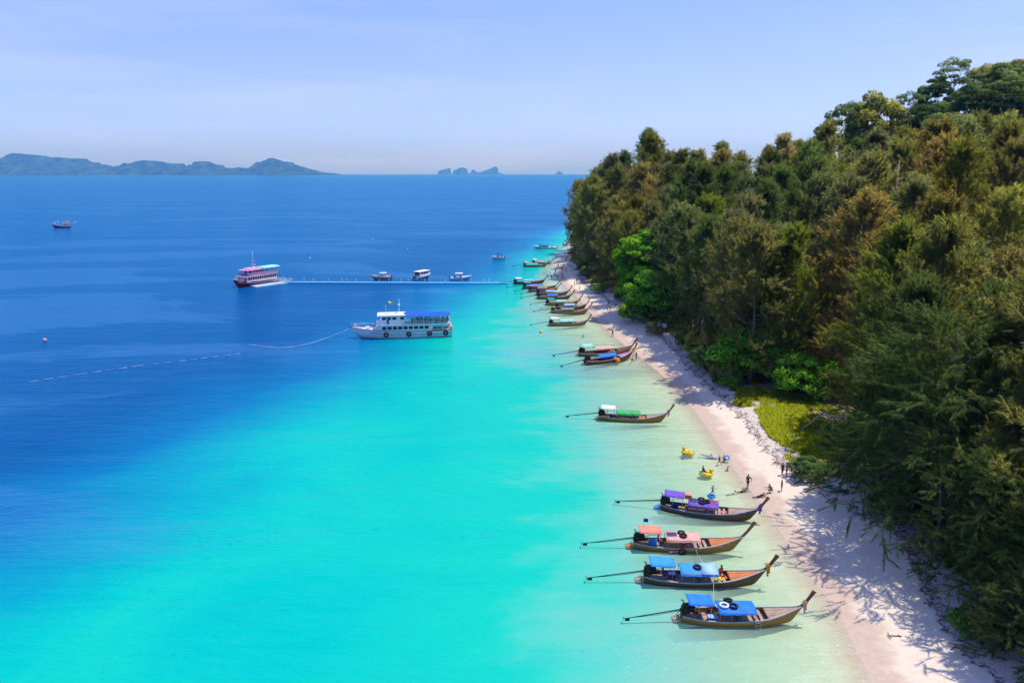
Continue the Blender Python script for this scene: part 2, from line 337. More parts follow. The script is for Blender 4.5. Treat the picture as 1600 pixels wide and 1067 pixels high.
island('island', [(686,0),(689,6),(697,7.5),(702,8.5),(706,9),(708,0)], 30000, 380, 'faint steep rock islet, first left of the twin pale rocks', 4, .5)
island('island', [(709,0),(711,6),(718,8.5),(723,10),(730,9),(733,5),(735,0)], 30100, 420, 'faint rounded rock islet in the middle of the pale group', 6, .5)
island('island', [(736,0),(738,6),(741,8),(747,4),(753,4),(760,7),(768,9),(774,11.5),(778,10),(780,3),(785,2),(788,0)], 30000, 700, 'faint sloping rock islet rising to a peak at its right end', 8, .5)
island('island', [(866,0),(868,3),(872,5),(876,3),(879,0)], 30500, 380, 'tiny faint islet on the horizon beside the forest', 9, .5)
# air: thin haze over the whole scene
HZ = 5.0e-5
hm = bpy.data.materials.new('sea_haze'); nt, b, o = nodes_of(hm); nt.nodes.remove(b)
vp = N(nt, 'ShaderNodeVolumePrincipled', Density=HZ); vp.inputs['Color'].default_value = (.09, .42, 1.15, 1); vp.inputs['Absorption Color'].default_value = (1, 1, 1, 1); nt.links.new(vp.outputs[0], o.inputs['Volume'])
hb = MB().box((0, 15700, 265), (94000, 34000, 590)); haze = hb.build('haze', hm); tag(haze, kind='stuff')
# ------------------------------------------------------------------ vegetation
def leaf_material(name, trans=.3, spread=.55):
    m = bpy.data.materials.new(name); nt, b, o = nodes_of(m); nt.nodes.remove(b)
    oc = N(nt, 'ShaderNodeObjectInfo').outputs['Color']; t = attr(nt, 'tone')
    dark = mixc(nt, 1.0, oc, (1-spread, 1-spread*.9, 1-spread, 1), 'MULTIPLY'); lite = mixc(nt, 1.0, oc, (1+spread*1.15, 1+spread, 1+spread*.7, 1), 'MULTIPLY')
    c = mixc(nt, t, dark, lite)
    pn = N(nt, 'ShaderNodeAttribute', attribute_name='puff'); vt = N(nt, 'ShaderNodeVectorTransform', vector_type='NORMAL', convert_from='OBJECT', convert_to='WORLD'); nt.links.new(pn.outputs['Vector'], vt.inputs[0])
    nn = N(nt, 'ShaderNodeVectorMath', operation='NORMALIZE'); nt.links.new(vt.outputs[0], nn.inputs[0])
    d = N(nt, 'ShaderNodeBsdfDiffuse'); tl = N(nt, 'ShaderNodeBsdfTranslucent'); nt.links.new(c, d.inputs[0]); nt.links.new(nn.outputs[0], d.inputs['Normal'])
    nt.links.new(mixc(nt, 1.0, c, (1.05, 1.25, .6, 1), 'MULTIPLY'), tl.inputs[0])
    mx = N(nt, 'ShaderNodeMixShader'); mx.inputs[0].default_value = trans; nt.links.new(d.outputs[0], mx.inputs[1]); nt.links.new(tl.outputs[0], mx.inputs[2]); nt.links.new(mx.outputs[0], o.inputs[0]); return m
M_NEEDLE = leaf_material('casuarina_needles', .42, .55); M_LEAF = leaf_material('broad_leaves', .25, .5)
M_BARK = mat('bark', (.13, .10, .08), .9, .1, .4, 2.5, .6, grain=(1, 1, .3)); M_DEAD = mat('dead_grey_wood', (.42, .38, .34), .9, .1, .3, 3, .4, grain=(1, 1, .3))
nrm = lambda a: a/np.maximum(np.linalg.norm(a, axis=-1, keepdims=True), 1e-9)
WIND = np.array([.38, .1, .0])
def needle_tris(rs, O, A, L, nb, bl, bw, droop=.3, spread=.42):
    """plumes: origins O, axes A, lengths L -> nb thin blades on each"""
    n = len(O); s = rs.rand(n, nb)**.8; base = O[:, None]+A[:, None]*(s*L[:, None])[..., None]
    d = nrm(A[:, None]*.9+rs.normal(0, spread, (n, nb, 3))*(.55+.45*(1-s))[..., None]+np.array([0, 0, -droop])*s[..., None])
    ln = bl*(.55+.9*rs.rand(n, nb))*(1.1-.45*s); w = nrm(np.cross(d, rs.normal(0, 1, (n, nb, 3))))*(bw*(.6+.8*rs.rand(n, nb)))[..., None]
    tip = base+d*ln[..., None]; tip[..., 2] -= droop*.25*ln; V = np.stack([base-w, base+w, tip], 2).reshape(-1, 3)
    pt = rs.rand(n)[:, None]*.75+rs.rand(n, nb)*.3-.03
    rad = O*np.array([1, 1, 0]); rad = rad/np.maximum(np.linalg.norm(rad, axis=1, keepdims=True), 1.5)
    pn = nrm(A[:, None]*.45+rad[:, None]*.5+np.array([0, 0, .75])+rs.normal(0, .4, (n, nb, 3)))
    return V, np.repeat(pt.reshape(-1), 3), np.repeat(pn.reshape(-1, 3), 3, 0)
def casuarina(seed, H, R, low=.16, dens=1.0, blades=60, lean=(0, 0), drp=0.0, bl=.62, bw=.029):
    rs = np.random.RandomState(seed); tb = MB(); bend = rs.normal(0, .5, 2)
    def trunk(t): return np.array([bend[0]*math.sin(t*2.6)*.8+lean[0]*t*t*H, bend[1]*math.sin(t*2.1)*.8+lean[1]*t*t*H, H*.97*t])
    tb.tube([trunk(t) for t in np.linspace(-.03, 1, 12)], [.30*(H/25)*(1-t)**.8+.035 for t in np.linspace(0, 1, 12)], 7)
    nbr = int(62*dens); O, A, L = [], [], []
    for i in range(nbr):
        t = low+(1-low)*(i+rs.rand()*.9)/nbr; az = i*2.399+rs.normal(0, .35)
        prof = (1-max(0, (t-.42)/.62)**2.1) if t > .42 else .7+.3*(t-low)/max(.42-low, .01)
        ln = R*prof*(.62+.6*rs.rand())+.5; el = math.radians(-6-14*drp+66*t*t+rs.normal(0, 10)); p = trunk(t); d = np.array([math.cos(az)*math.cos(el), math.sin(az)*math.cos(el), math.sin(el)])
        pts = [p]; st = ln/6
        for k in range(6):
            d = nrm(d+np.array([0, 0, (.16 if k < 3 else -.10)-.17*drp*(k > 0)])+WIND*.10+rs.normal(0, .10, 3)); pts.append(pts[-1]+d*st)
            if k >= 1:
                for q in range(2+(k > 3)+(t > .8)):
                    side = nrm(np.cross(d, [0, 0, 1])*(rs.rand()-.5)*3+rs.normal(0, .35, 3)); tw = nrm(side*.8+d*.55+np.array([0, 0, .32-.75*drp])+WIND*.45*(1-drp))
                    ax = nrm(tw+d*.3+np.array([0, 0, .35*rs.rand()-.6*drp])); o_ = pts[-1]+tw*(.1+ln*.16*rs.rand())
                    O.append(o_); A.append(nrm(ax+np.array([0, 0, .45*(1-drp)]))); L.append(1.0+1.5*rs.rand())
                    O.append(o_+ax*(.5+.6*rs.rand())+rs.normal(0, .25, 3)); A.append(nrm(ax+rs.normal(0, .4, 3)+WIND*.4)); L.append(.6+.8*rs.rand())
        O.append(pts[-1]); A.append(nrm(d+np.array([0, 0, .1])+WIND*.4)); L.append(1.3)
        tb.tube([Vector(x) for x in pts[:5]], [.075*(1.1-t)+.02, .06*(1.1-t)+.015, .045*(1.1-t)+.012, .03, .015], 4, cap=False)
    O.append(trunk(1)); A.append(nrm(np.array([.15, 0, 1.]))); L.append(1.8)
    V, T, PN = needle_tris(rs, np.array(O), np.array(A), np.array(L), blades, bl, bw, .3+drp*.6)
    return tb.mesh('trunk', M_BARK), np_mesh('crown', V, np.arange(len(V)).reshape(-1, 3), [M_NEEDLE], {'tone': T, 'puff': PN})
def leaf_quads(rs, C, NRM, size, tone):
    n = len(C); nr = nrm(NRM+rs.normal(0, .45, (n, 3))); a = nrm(np.cross(nr, rs.normal(0, 1, (n, 3)))); b = np.cross(nr, a); s = (size*(.6+.8*rs.rand(n)))[:, None]
    V = np.stack([C-a*s, C-b*s*.45-nr*s*.1, C+a*s, C+b*s*.45+nr*s*.1], 1).reshape(-1, 3); return V, np.repeat(tone, 4), np.repeat(nrm(NRM+rs.normal(0, .35, (n, 3))), 4, 0)
def broadleaf(seed, H, R, trunk_h, lobes=34, per=210, leaf=.26, flat=.7, shell=.75, gaps=.0, two=1):
    rs = np.random.RandomState(seed); tb = MB(); top = np.array([rs.normal(0, .4), rs.normal(0, .4), trunk_h]); ch = (H-trunk_h)
    tb.tube([Vector((0, 0, -.4)), Vector(top*.5+np.array([.2, 0, 0])), Vector(top), Vector(top+np.array([0, 0, ch*.5]))], [.05*H**.75*.5, .04*H**.75*.4, .03*H**.75*.4, .04], 7)
    C, Nn, T = [], [], []; cen = top+np.array([0, 0, ch*.42])
    for i in range(lobes):
        az = i*2.399; zz = -.55+1.5*((i+.5)/lobes); zz = min(zz, .96); rr = math.sqrt(max(0, 1-min(1, abs(zz))**2)); sh = shell+(1-shell)*rs.rand()
        lc = cen+np.array([math.cos(az)*rr*R*sh, math.sin(az)*rr*R*sh, zz*ch*.52])+rs.normal(0, .09*R, 3); lr = R*(.24+.17*rs.rand())
        if rs.rand() < gaps: continue
        d = nrm(rs.normal(0, 1, (per, 3))); d[:, 2] = np.abs(d[:, 2])*1.1-.35; d = nrm(d); q = lc+d*lr*np.array([1, 1, flat])*(.72+.34*rs.rand(per, 1))
        C.append(q); Nn.append(d+np.array([0, 0, .6])); T.append(np.clip(.5*rs.rand()+.55*rs.rand(per), 0, 1))
        tb.tube([Vector(top+(cen-top)*rs.rand()*.8), Vector((top+lc)/2+rs.normal(0, .1, 3)), Vector(lc)], [.015*H**.6, .01*H**.6, .012], 4, cap=False)
    V, TT, PN = leaf_quads(rs, np.concatenate(C), np.concatenate(Nn), leaf, np.concatenate(T))
    return tb.mesh('trunk', M_BARK), np_mesh('crown', V, np.arange(len(V)).reshape(-1, 4), [M_LEAF], {'tone': TT, 'puff': PN})

CAS = [casuarina(11, 26, 5.6, .07), casuarina(12, 28, 6.0, .08), casuarina(13, 24, 5.6, .06, dens=.95), casuarina(14, 29, 6.2, .1, dens=1.1), casuarina(15, 22, 5.2, .05), casuarina(16, 27, 5.4, .08, dens=.85), casuarina(17, 25, 6.4, .05, dens=1.05, lean=(-.05, 0)), casuarina(18, 23, 6.8, .04, dens=1.15, lean=(-.09, -.02))]
CASH = [26, 28, 24, 30, 22, 27, 25, 23]
BRD = [broadleaf(31, 13, 4.6, 3.5, 46, 230, .27), broadleaf(32, 11, 5.2, 3, 44, 230, .25), broadleaf(33, 15, 4.8, 5, 44, 220, .28), broadleaf(34, 18, 4.2, 2.5, 56, 220, .33, gaps=.1)]
BRDH = [13, 11, 15, 18]
EMG = [broadleaf(41, 20, 5.6, 12, 26, 210, .27, .5, .8, .12), broadleaf(42, 19, 4.8, 10, 22, 220, .27, .55, .8, .1)]
EMGH = [20, 19]
SHR = [broadleaf(51, 3.0, 2.1, .4, 26, 200, .15, .8), broadleaf(52, 2.2, 1.9, .3, 22, 200, .13, .8), broadleaf(53, 4.2, 2.4, .6, 30, 200, .17, .8)]
DROOP = [casuarina(21, 21, 8.0, .12, .8, 80, lean=(-.08, 0), drp=.55, bl=.4, bw=.02), casuarina(22, 17, 7.0, .10, .75, 80, lean=(-.12, -.03), drp=.6, bl=.4, bw=.02), casuarina(23, 8, 4.2, .06, .7, 80, drp=.3, bl=.4, bw=.02)]
TREES = []
def plant(name, meshes, x, y, sc, rot, colr, label, cat, group=None, z=None, tilt=0.0):
    e = link(name, None); e.location = (x, y, (ground_z(x, y) if z is None else z)-.1); e.rotation_euler = (0, tilt, rot); e.scale = (sc[0], sc[0], sc[1])
    t = link('trunk', meshes[0], e); c = link('crown', meshes[1], e); c.color = tuple(colr)+(1,)
    tag(e, label, cat, group); TREES.append(e); return e
HUES = {'olive': (0.342, 0.328, 0.110), 'brownish olive': (0.401, 0.335, 0.116), 'grey green': (0.291, 0.324, 0.153), 'dark green': (0.160, 0.218, 0.073), 'deep green': (0.087, 0.153, 0.047), 'yellow green': (0.291, 0.314, 0.052), 'bright green': (0.153, 0.357, 0.026), 'fawn': (0.480, 0.408, 0.212)}
def jig(rs, c, a=.14): k = 1+rs.normal(0, a); return tuple(max(.005, q*k*(1+rs.normal(0, .06))) for q in c)
# landmarks along the beach, to say where a tree at the forest edge stands
MARKS = [(58, 'the beach corner'), (72, 'the drooping boughs'), (86, 'the orange chair'), (104, 'the grass clearing'), (123, 'the clearing back'), (142, 'the bare beach'), (165, 'the red board'), (180, 'the white board'), (205, 'the lone pair'), (235, 'the far longtails'), (270, 'the bathers'), (305, 'the far sand'), (350, 'the headland')]
def near_mark(y): return min(MARKS, key=lambda m: abs(m[0]-y))[1]
GRASS_PX = [(1145,615),(1165,608),(1215,612),(1262,618),(1300,632),(1312,690),(1300,725),(1262,724),(1235,705),(1205,668),(1175,640)]
GRASS = [tuple(P(x, y, 1.5))[:2] for x, y in GRASS_PX]
def in_poly(x, y, poly):
    r = False; j = len(poly)-1
    for i in range(len(poly)):
        (xi, yi), (xj, yj) = poly[i], poly[j]
        if (yi > y) != (yj > y) and x < (xj-xi)*(y-yi)/(yj-yi)+xi: r = not r
        j = i
    return r
def veg_d(x, y): return float(sdist(VEGE, np.array([[x]], float), np.array([[y]], float))[0, 0])
def grow():
    rs = np.random.RandomState(77); pts = []; cand = rs.rand(30000, 2)*np.array([330, 560])+np.array([18, 46]); ve = sdist(VEGE, cand[:, :1], cand[:, 1:])[:, 0]
    z = land_height(cand[:, :1], cand[:, 1:])[:, 0]
    for (x, y), v, zz in zip(cand, ve, z):
        if v < 1.3 or in_poly(x, y, GRASS) or any(in_poly(x+dx, y+dy, GRASS) for dx, dy in ((-3, 0), (0, -3), (0, 4))): continue
        if x > .74*y+16 or y > 500 or (v > 190): continue
        if y < 62 and v < 10: continue
        hill = x-.47*y > 4 and y > 195
        gap = (6.6 if v < 14 else 7.6+min(v, 70)*.025) if not hill else 8.4
        gap *= 1+max(0, y-200)/700
        if any((x-a)**2+(y-b)**2 < (gap if not h2 else 8)**2 for a, b, _, _, h2 in pts): continue
        pts.append((x, y, v, zz, hill))
    return pts
SEEN = set([4,5,11,12,14,22,23,24,43,45,46,48,49,53,56,59,61,73,75,77,79,80,84,88,92,93,96,98,99,101,112,114,115,119,131,134,137,140,141,146,158,159,161,165,169,170,172,182,183,186,194,204,209,210,212,213,222,225,229,238,246,252,254,255,257,261,262,263,267,270,273,274,276,277,285,289,296,297,299,300,302,303,314,315,316,320,322,323,324,325,335,336,341,348,353,354,355,368,369,371,379,380,381,386,387,389,390,392,397,398,399,400,404,409,411,415,416,419,422,423,429,430,431,433,439,444,445,450,454,457,460,462,464,466,468,470,472,473,474,483,489])
PTS = grow(); rs = np.random.RandomState(99); hn = list(HUES)
for i, (x, y, v, zz, hill) in enumerate(PTS):
    r = [rs.rand() for _ in range(6)]; jc = jig
    if hill and y > 255 and .56 < x/y < .64: continue
    if i not in SEEN and (i % 3 or y > 300): continue      # trees wholly hidden behind others: every third is enough
    if hill:
        k = int(r[0]*3); hue = ['dark green', 'deep green', 'dark green', 'deep green', 'dark green', 'olive'][int(r[1]*6)]; s = .75+.5*r[2]
        e = plant('rainforest_tree', BRD[k], x, y, (s*1.15, s), r[3]*6.28, jc(rs, HUES[hue]), '', 'tree')
        e['hue'] = hue; e['ix'] = i; e['zone'] = 'hill'
    else:
        k = int(r[0]*6) if v > 9 else [0, 4, 6, 7, 2, 6][int(r[0]*6)]
        w = math.sin(x*.09)+math.cos(y*.05+x*.02)+2*(r[1]-.5)
        hue = 'fawn' if w > 1.75 else 'brownish olive' if w > .75 else 'olive' if w > -.5 else 'grey green' if w > -1.3 else 'dark green'
        if v < 9 and hue in ('fawn',): hue = 'olive'
        if r[5] < .09: hue = 'yellow green'
        if v < 6: x += 2.3*(1-v/6)
        s = .86+.24*r[2]; s *= 1.0 if y < 260 or v > 40 else 1.14
        if y > 335: s *= max(.55, 1-(y-335)/260)
        e = plant('casuarina_tree', CAS[k], x, y, (s, s*(.95+.1*r[4])), (r[3]-.5)*(1.2 if k > 5 else 6.28), jc(rs, HUES[hue]), '', 'tree')
        e['hue'] = hue; e['ix'] = i; e['zone'] = 'edge' if v < 9 else 'slope'
print('TREES', len(TREES), sum(1 for e in TREES if e['zone'] == 'hill'))

# chosen trees, shrubs, dead snags, grass
def at_px(px, py, z=1.3): p = P(px, py, z); return p.x, p.y
def fit(name, meshes, H, px, d, ytop, hue, label, cat, group=None, wide=1.0, rot=0.0, z=None):
    """a tree whose top stands at photo row ytop, d metres off"""
    x = (px-800)/FPX*d; v = (533.5-ytop)/FPX; y = d*(CP+v*SP); top = CAM_H+d*(-SP+v*CP); g = ground_z(x, y) if z is None else z; s = max(.3, (top-g)/H)
    e = plant(name, meshes, x, y, (s*wide, s), rot, jig(random_np, HUES[hue], .06), label, cat, group, z=g); e['zone'] = 'own'; e['hue'] = hue; return e
random_np = np.random.RandomState(3)
def own(name, meshes, px, py, s, wide, hue, rot, label, cat='tree', group=None, z0=1.3):
    x, y = at_px(px, py, z0); e = plant(name, meshes, x, y, (s*wide, s), rot, jig(random_np, HUES[hue], .05), label, cat, group); e['zone'] = 'own'; e['hue'] = hue; return e
fit('rainforest_tree', EMG[0], 20, 1497, 268, 92, 'dark green', 'tall umbrella crowned tree alone on the ridge with bare trunk against the sky', 'tree', wide=.9)
fit('rainforest_tree', EMG[1], 19, 1318, 262, 158, 'dark green', 'umbrella crowned tree with thin trunk, first at the left end of the ridge skyline', 'tree', wide=.7)
fit('rainforest_tree', BRD[2], 15, 1374, 264, 153, 'yellow green', 'broad yellowish tree on the skyline just right of the thin umbrella tree', 'tree', wide=.85)
fit('rainforest_tree', EMG[1], 19, 1352, 270, 165, 'deep green', 'dark wispy tree squeezed between umbrella tree and yellowish tree on the skyline', 'tree', wide=.6, rot=2)
fit('rainforest_tree', EMG[0], 20, 1421, 270, 145, 'dark green', 'tree with pale bare trunk at the foot of the jungle ridge', 'tree', wide=.62, rot=1)
fit('rainforest_tree', BRD[3], 18, 1462, 272, 121, 'dark green', 'tall dark tree on the ridge below the lone umbrella tree', 'tree', wide=1.2)
fit('rainforest_tree', BRD[1], 11, 1565, 268, 99, 'olive', 'rounded jungle tree on the skyline near the right edge', 'tree', wide=1.0)
fit('casuarina_tree', CAS[4], 22, 1010, 330, 222, 'deep green', 'thin spire of dark foliage rising highest over the far headland', 'tree', wide=.22)
own('broadleaf_tree', BRD[3], 1000, 488, 1.2, 1.25, 'bright green', 1.0, 'tall bright green broadleaf tree rising behind the beach above the longtails', z0=1.6)
own('broadleaf_tree', BRD[1], 1034, 503, 1.15, 1.1, 'bright green', 2.0, 'lower bright green broadleaf tree beside the white notice board', z0=1.6)
own('broadleaf_tree', BRD[0], 966, 452, .75, .8, 'deep green', 0.5, 'dark glossy broadleaf tree where the beach meets the headland', z0=1.6)
own('casuarina_tree', DROOP[0], 1480, 850, 1.0, 1.2, 'dark green', -.2, 'dark casuarina whose long boughs droop low over the shaded sand')
own('casuarina_tree', DROOP[1], 1425, 768, 1.0, .9, 'dark green', .25, 'smaller drooping casuarina behind the boughs, beside the teal kayak')
own('casuarina_tree', DROOP[0], 1432, 738, .85, 1.0, 'dark green', .3, 'casuarina with drooping boughs just behind the orange chair')
own('casuarina_tree', DROOP[1], 1455, 815, 1.0, 1.35, 'dark green', -.15, 'low dark casuarina reaching furthest over the sand beside the long boughs')
own('casuarina_tree', DROOP[0], 1462, 872, .55, 1.2, 'dark green', .05, 'low spreading casuarina whose branches hang furthest out over the sand', z0=1.4)
own('casuarina_tree', DROOP[1], 1556, 938, .7, 1.1, 'dark green', -.1, 'dark drooping casuarina just above the corner shrubs', z0=1.4)
own('casuarina_tree', CAS[6], 1545, 770, .98, 1.1, 'olive', .3, 'olive casuarina with lit fronds at the right edge above the drooping boughs')
own('casuarina_tree', DROOP[0], 1640, 900, .62, .9, 'olive', .1, 'casuarina cut by the right edge with a lit shelf of fronds')
own('casuarina_tree', DROOP[2], 1605, 1045, .75, 1.0, 'dark green', .5, 'young casuarina in the bottom right corner')
own('casuarina_tree', DROOP[2], 1640, 985, 1.15, 1.0, 'dark green', 1.5, 'dark young casuarina behind the corner one')
for (x, y, k, s, lab) in ((44.5, 50, 7, .95, 'leaning casuarina cut off by the bottom right corner'), (43.6, 58, 6, .8, 'leaning olive casuarina at the right edge above the corner shrubs'), (48, 64, 7, 1.05, 'tall casuarina at the right edge behind the leaning one')):
    e = plant('casuarina_tree', CAS[k], x, y, (s, s), .1*k, HUES['olive'], lab, 'tree'); e['zone'] = 'own'; e['hue'] = 'olive'
own('shrub', SHR[2], 1545, 1000, .72, 1.0, 'deep green', .5, 'dark leafy shrub leaning over the sand in the bottom right corner', 'shrub')
own('shrub', SHR[1], 1512, 985, .75, 1.0, 'bright green', 1.5, 'small round leaved shrub reaching over the sand beside the dark corner shrub', 'shrub')
own('shrub', SHR[0], 1560, 905, .8, 1.0, 'deep green', 2.5, 'green shrub at the foot of the drooping casuarina', 'shrub')
for k, (x, y, s, h, lab) in enumerate([(1192, 592, 3.0, 'bright green', 'largest bright green bush behind the grassy clearing'), (1235, 608, 2.3, 'bright green', 'bright green bush at the right rear of the grassy clearing'), (1262, 620, 1.6, 'bright green', 'low bright green bush tucked against the dark casuarina by the clearing'), (1152, 590, 1.7, 'bright green', 'bright green bush at the left rear of the grassy clearing'), (1128, 590, 1.0, 'olive', 'olive bush on the beach edge left of the clearing'), (1092, 556, 1.1, 'yellow green', 'yellowish bush just below the red notice board'), (1080, 536, .7, 'yellow green', 'small yellowish bush right of the red notice board'), (1118, 560, 1.2, 'olive', 'olive bush between red notice board and clearing'), (1020, 520, .7, 'olive', 'low scrubby bush left of the white notice board'), (1262, 742, .8, 'deep green', 'dark low bush in the wrack between the couple and the orange chair'), (1290, 735, .6, 'olive', 'dry brownish bush beside the orange chair'), (1318, 702, .8, 'yellow green', 'yellowish bush at the right end of the grassy clearing'), (990, 500, 1.6, 'bright green', 'bright green bush at the foot of the tall broadleaf tree'), (938, 455, 1.1, 'bright green', 'bright bush at the forest foot behind the far longtails'), (925, 438, 1.0, 'deep green', 'dark bush at the forest foot beside the far crowd'), (1215, 560, 3.0, 'bright green', 'high bright green bush climbing into the trees behind the clearing')]):
    own('shrub', SHR[k % 3], x, y, s, 1.05, h, k*1.3, lab, 'shrub')
# understorey that closes the foot of the forest
rs = np.random.RandomState(41)
for i in range(95):
    k = rs.randint(6, len(VEGE)-8); a, b = VEGE[k], VEGE[k+1]; t = b-a; n = np.array([t[1], -t[0]])/np.linalg.norm(t); q = a+t*rs.rand()+n*(-.3+2.3*rs.rand()); r = rs.rand(4)
    if not (54 < q[1] < 330) or in_poly(q[0], q[1], GRASS) or in_poly(q[0]-2, q[1], GRASS) or in_poly(q[0], q[1]+3, GRASS): continue
    if q[1] < 92 and r[3] < .55: continue
    if any((q[0]-P(*c_, 1.2).x)**2+(q[1]-P(*c_, 1.2).y)**2 < 20 for c_ in ((1034, 525), (1057, 532), (1048, 522), (1305, 745), (1320, 768), (905, 448), (1392, 850), (1470, 922))): continue
    hue = ['deep green', 'dark green', 'olive', 'bright green', 'dark green'][int(r[0]*5)]; s = .55+.75*r[1]
    e = plant('shrub', SHR[i % 3], q[0], q[1], (s, s*.9), r[2]*6.28, jig(rs, HUES[hue]), '', 'shrub'); e['zone'] = 'foot'; e['hue'] = hue
def snag(px, d, ytop, h, fork, lab):
    x = (px-800)/FPX*d; v = (533.5-ytop)/FPX; y = d*(CP+v*SP); top = CAM_H+d*(-SP+v*CP); e = link('dead_tree', None); g = ground_z(x, y); e.location = (x, y, g); H = top-g; tag(e, lab, 'dead tree')
    m = MB(); m.tube([(0, 0, -.3), (.3, 0, H*.4), (-.1, 0, H*.75), (.15, .1, H)], [.26, .2, .13, .05], 6)
    m.build('trunk', M_DEAD, e); b = MB()
    for q in range(fork): zz = H*(.78+.06*q); sx = (-1)**q; b.tube([(0, 0, zz), (sx*.9, .2, zz+1.2), (sx*1.1, .1, zz+2.4)], [.09, .06, .025], 5)
    b.build('branch', M_DEAD, e)
snag(1405, 128, 250, 8, 2, 'pale forked dead trunk standing among the casuarinas high on the right')
snag(1439, 120, 292, 6, 3, 'short pale dead trunk just right of the forked one')
snag(1347, 118, 346, 5, 1, 'pale broken snag below the forked dead trunk')
snag(940, 250, 338, 5, 2, 'grey dead branch leaning out of the headland trees above the far beach')
def grass():
    rs = np.random.RandomState(8); G = np.array(GRASS); lo, hi = G.min(0)-2, G.max(0)+2; pts = []
    while len(pts) < 16000:
        q = lo+(hi-lo)*rs.rand(2); n = .5+vnoise(np.array([q[0]]), np.array([q[1]]), .5)[0]
        if in_poly(q[0]+vnoise(q[:1], q[1:], .4)[0]*4, q[1]+vnoise(q[:1]+40, q[1:], .4)[0]*4, GRASS) and rs.rand() < (n-.25)*1.6: pts.append(q)
    k = 0
    while k < 5000:
        i = rs.randint(14, len(VEGE)-12); a, b = VEGE[i], VEGE[i+1]; t = b-a; n = np.array([t[1], -t[0]])/np.linalg.norm(t); q = a+t*rs.rand()+n*(rs.rand()**1.5*5-.3)
        if 60 < q[1] < 200 and vnoise(np.array([q[0]]), np.array([q[1]]), .22)[0] > -.05: pts.append(q); k += 1
    p = np.array(pts); z = land_height(p[:, :1], p[:, 1:])[:, 0]; O = np.column_stack([p, z-.02]); n = len(O); nb = 3
    a = rs.rand(n, nb)*6.28; h = (.22+.4*rs.rand(n, nb))*(.7+.6*rs.rand(n))[:, None]; w = .05+.05*rs.rand(n, nb); c, s = np.cos(a), np.sin(a)
    B = O[:, None]+np.stack([rs.normal(0, .12, (n, nb)), rs.normal(0, .12, (n, nb)), np.zeros((n, nb))], -1); W = np.stack([c*w, s*w, 0*w], -1); T = B+np.stack([-s*h*.6, c*h*.6, h], -1)
    V = np.stack([B-W, B+W, T], 2).reshape(-1, 3); tone = np.repeat((.5+vnoise(p[:, 0], p[:, 1], .18))[:, None]*.5+rs.rand(n, nb)*.6, 3).ravel()
    g = link('grass', np_mesh('grass', V, np.arange(len(V)).reshape(-1, 3), [M_LEAF], {'tone': np.clip(tone, 0, 1), 'puff': np.repeat(nrm(np.array([0, -.1, .8])+rs.normal(0, .45, (n*nb, 3))), 3, 0)})); g.color = (.40, .46, .025, 1); tag(g, kind='stuff')
grass()
# ------------------------------------------------------------------ boats
C_ = lambda n, c, **k: mat(n, c, **k)
def put(name, me, parent, m):
    o = link(name, me, parent)
    for i, mm in enumerate(m if isinstance(m, (list, tuple)) else [m]):
        o.material_slots[i].link = 'OBJECT'; o.material_slots[i].material = mm
    return o
NONE = mat('plain', (.5, .5, .5))
W_DARK = C_('dark_varnished_wood', (.115, .055, .022), rough=.45, var=.35, scale=4, grain=(.4, 4, 6), dirt=.3)
W_GOLD = C_('golden_varnished_wood', (.33, .165, .03), rough=.4, var=.3, scale=4, grain=(.4, 4, 6), dirt=.35)
W_RED = C_('red_brown_wood', (.24, .095, .05), rough=.5, var=.3, scale=4, grain=(.4, 4, 6), dirt=.3)
W_PALE = C_('weathered_deck_wood', (.42, .30, .24), rough=.8, var=.28, scale=5, grain=(.5, 6, 3), dirt=.35, bump=.3)
W_ORNG = C_('orange_painted_deck', (.56, .20, .07), rough=.6, var=.2, scale=5, grain=(.5, 5, 3), dirt=.25)
W_INNER = C_('brown_bilge_wood', (.20, .13, .10), rough=.8, var=.35, scale=6, dirt=.4)  # plain brown wood for the inner rib frames
P_WHITE = C_('white_paint', (.84, .84, .84), rough=.4, var=.06, scale=2, dirt=.12)
P_GREY = C_('grey_paint', (.36, .37, .40), rough=.5, var=.15, scale=3, dirt=.25)
P_LILAC = C_('lilac_paint', (.42, .30, .52), rough=.5, var=.15, dirt=.15)
P_PINK = C_('pink_paint', (.72, .28, .46), rough=.5, var=.1, dirt=.12)
P_DKBLUE = C_('dark_blue_paint', (.02, .06, .20), rough=.4, var=.2, dirt=.15)
P_TEAL = C_('teal_paint', (.05, .30, .30), rough=.5, var=.15)
BLACK = C_('black_iron', (.018, .018, .02), rough=.5, var=.4, scale=8, metal=.2)
RUBBER = C_('black_rubber', (.014, .014, .016), rough=.75, var=.3, scale=9)
STEEL = C_('galvanised_steel', (.42, .43, .44), rough=.35, var=.2, scale=6, metal=.7)
CHROME = C_('engine_metal', (.3, .28, .26), rough=.35, var=.4, scale=9, metal=.6)
def cloth(n, c): return C_('tarpaulin_'+n, c, rough=.7, var=.24, scale=1.1, dirt=.16, bump=.5)
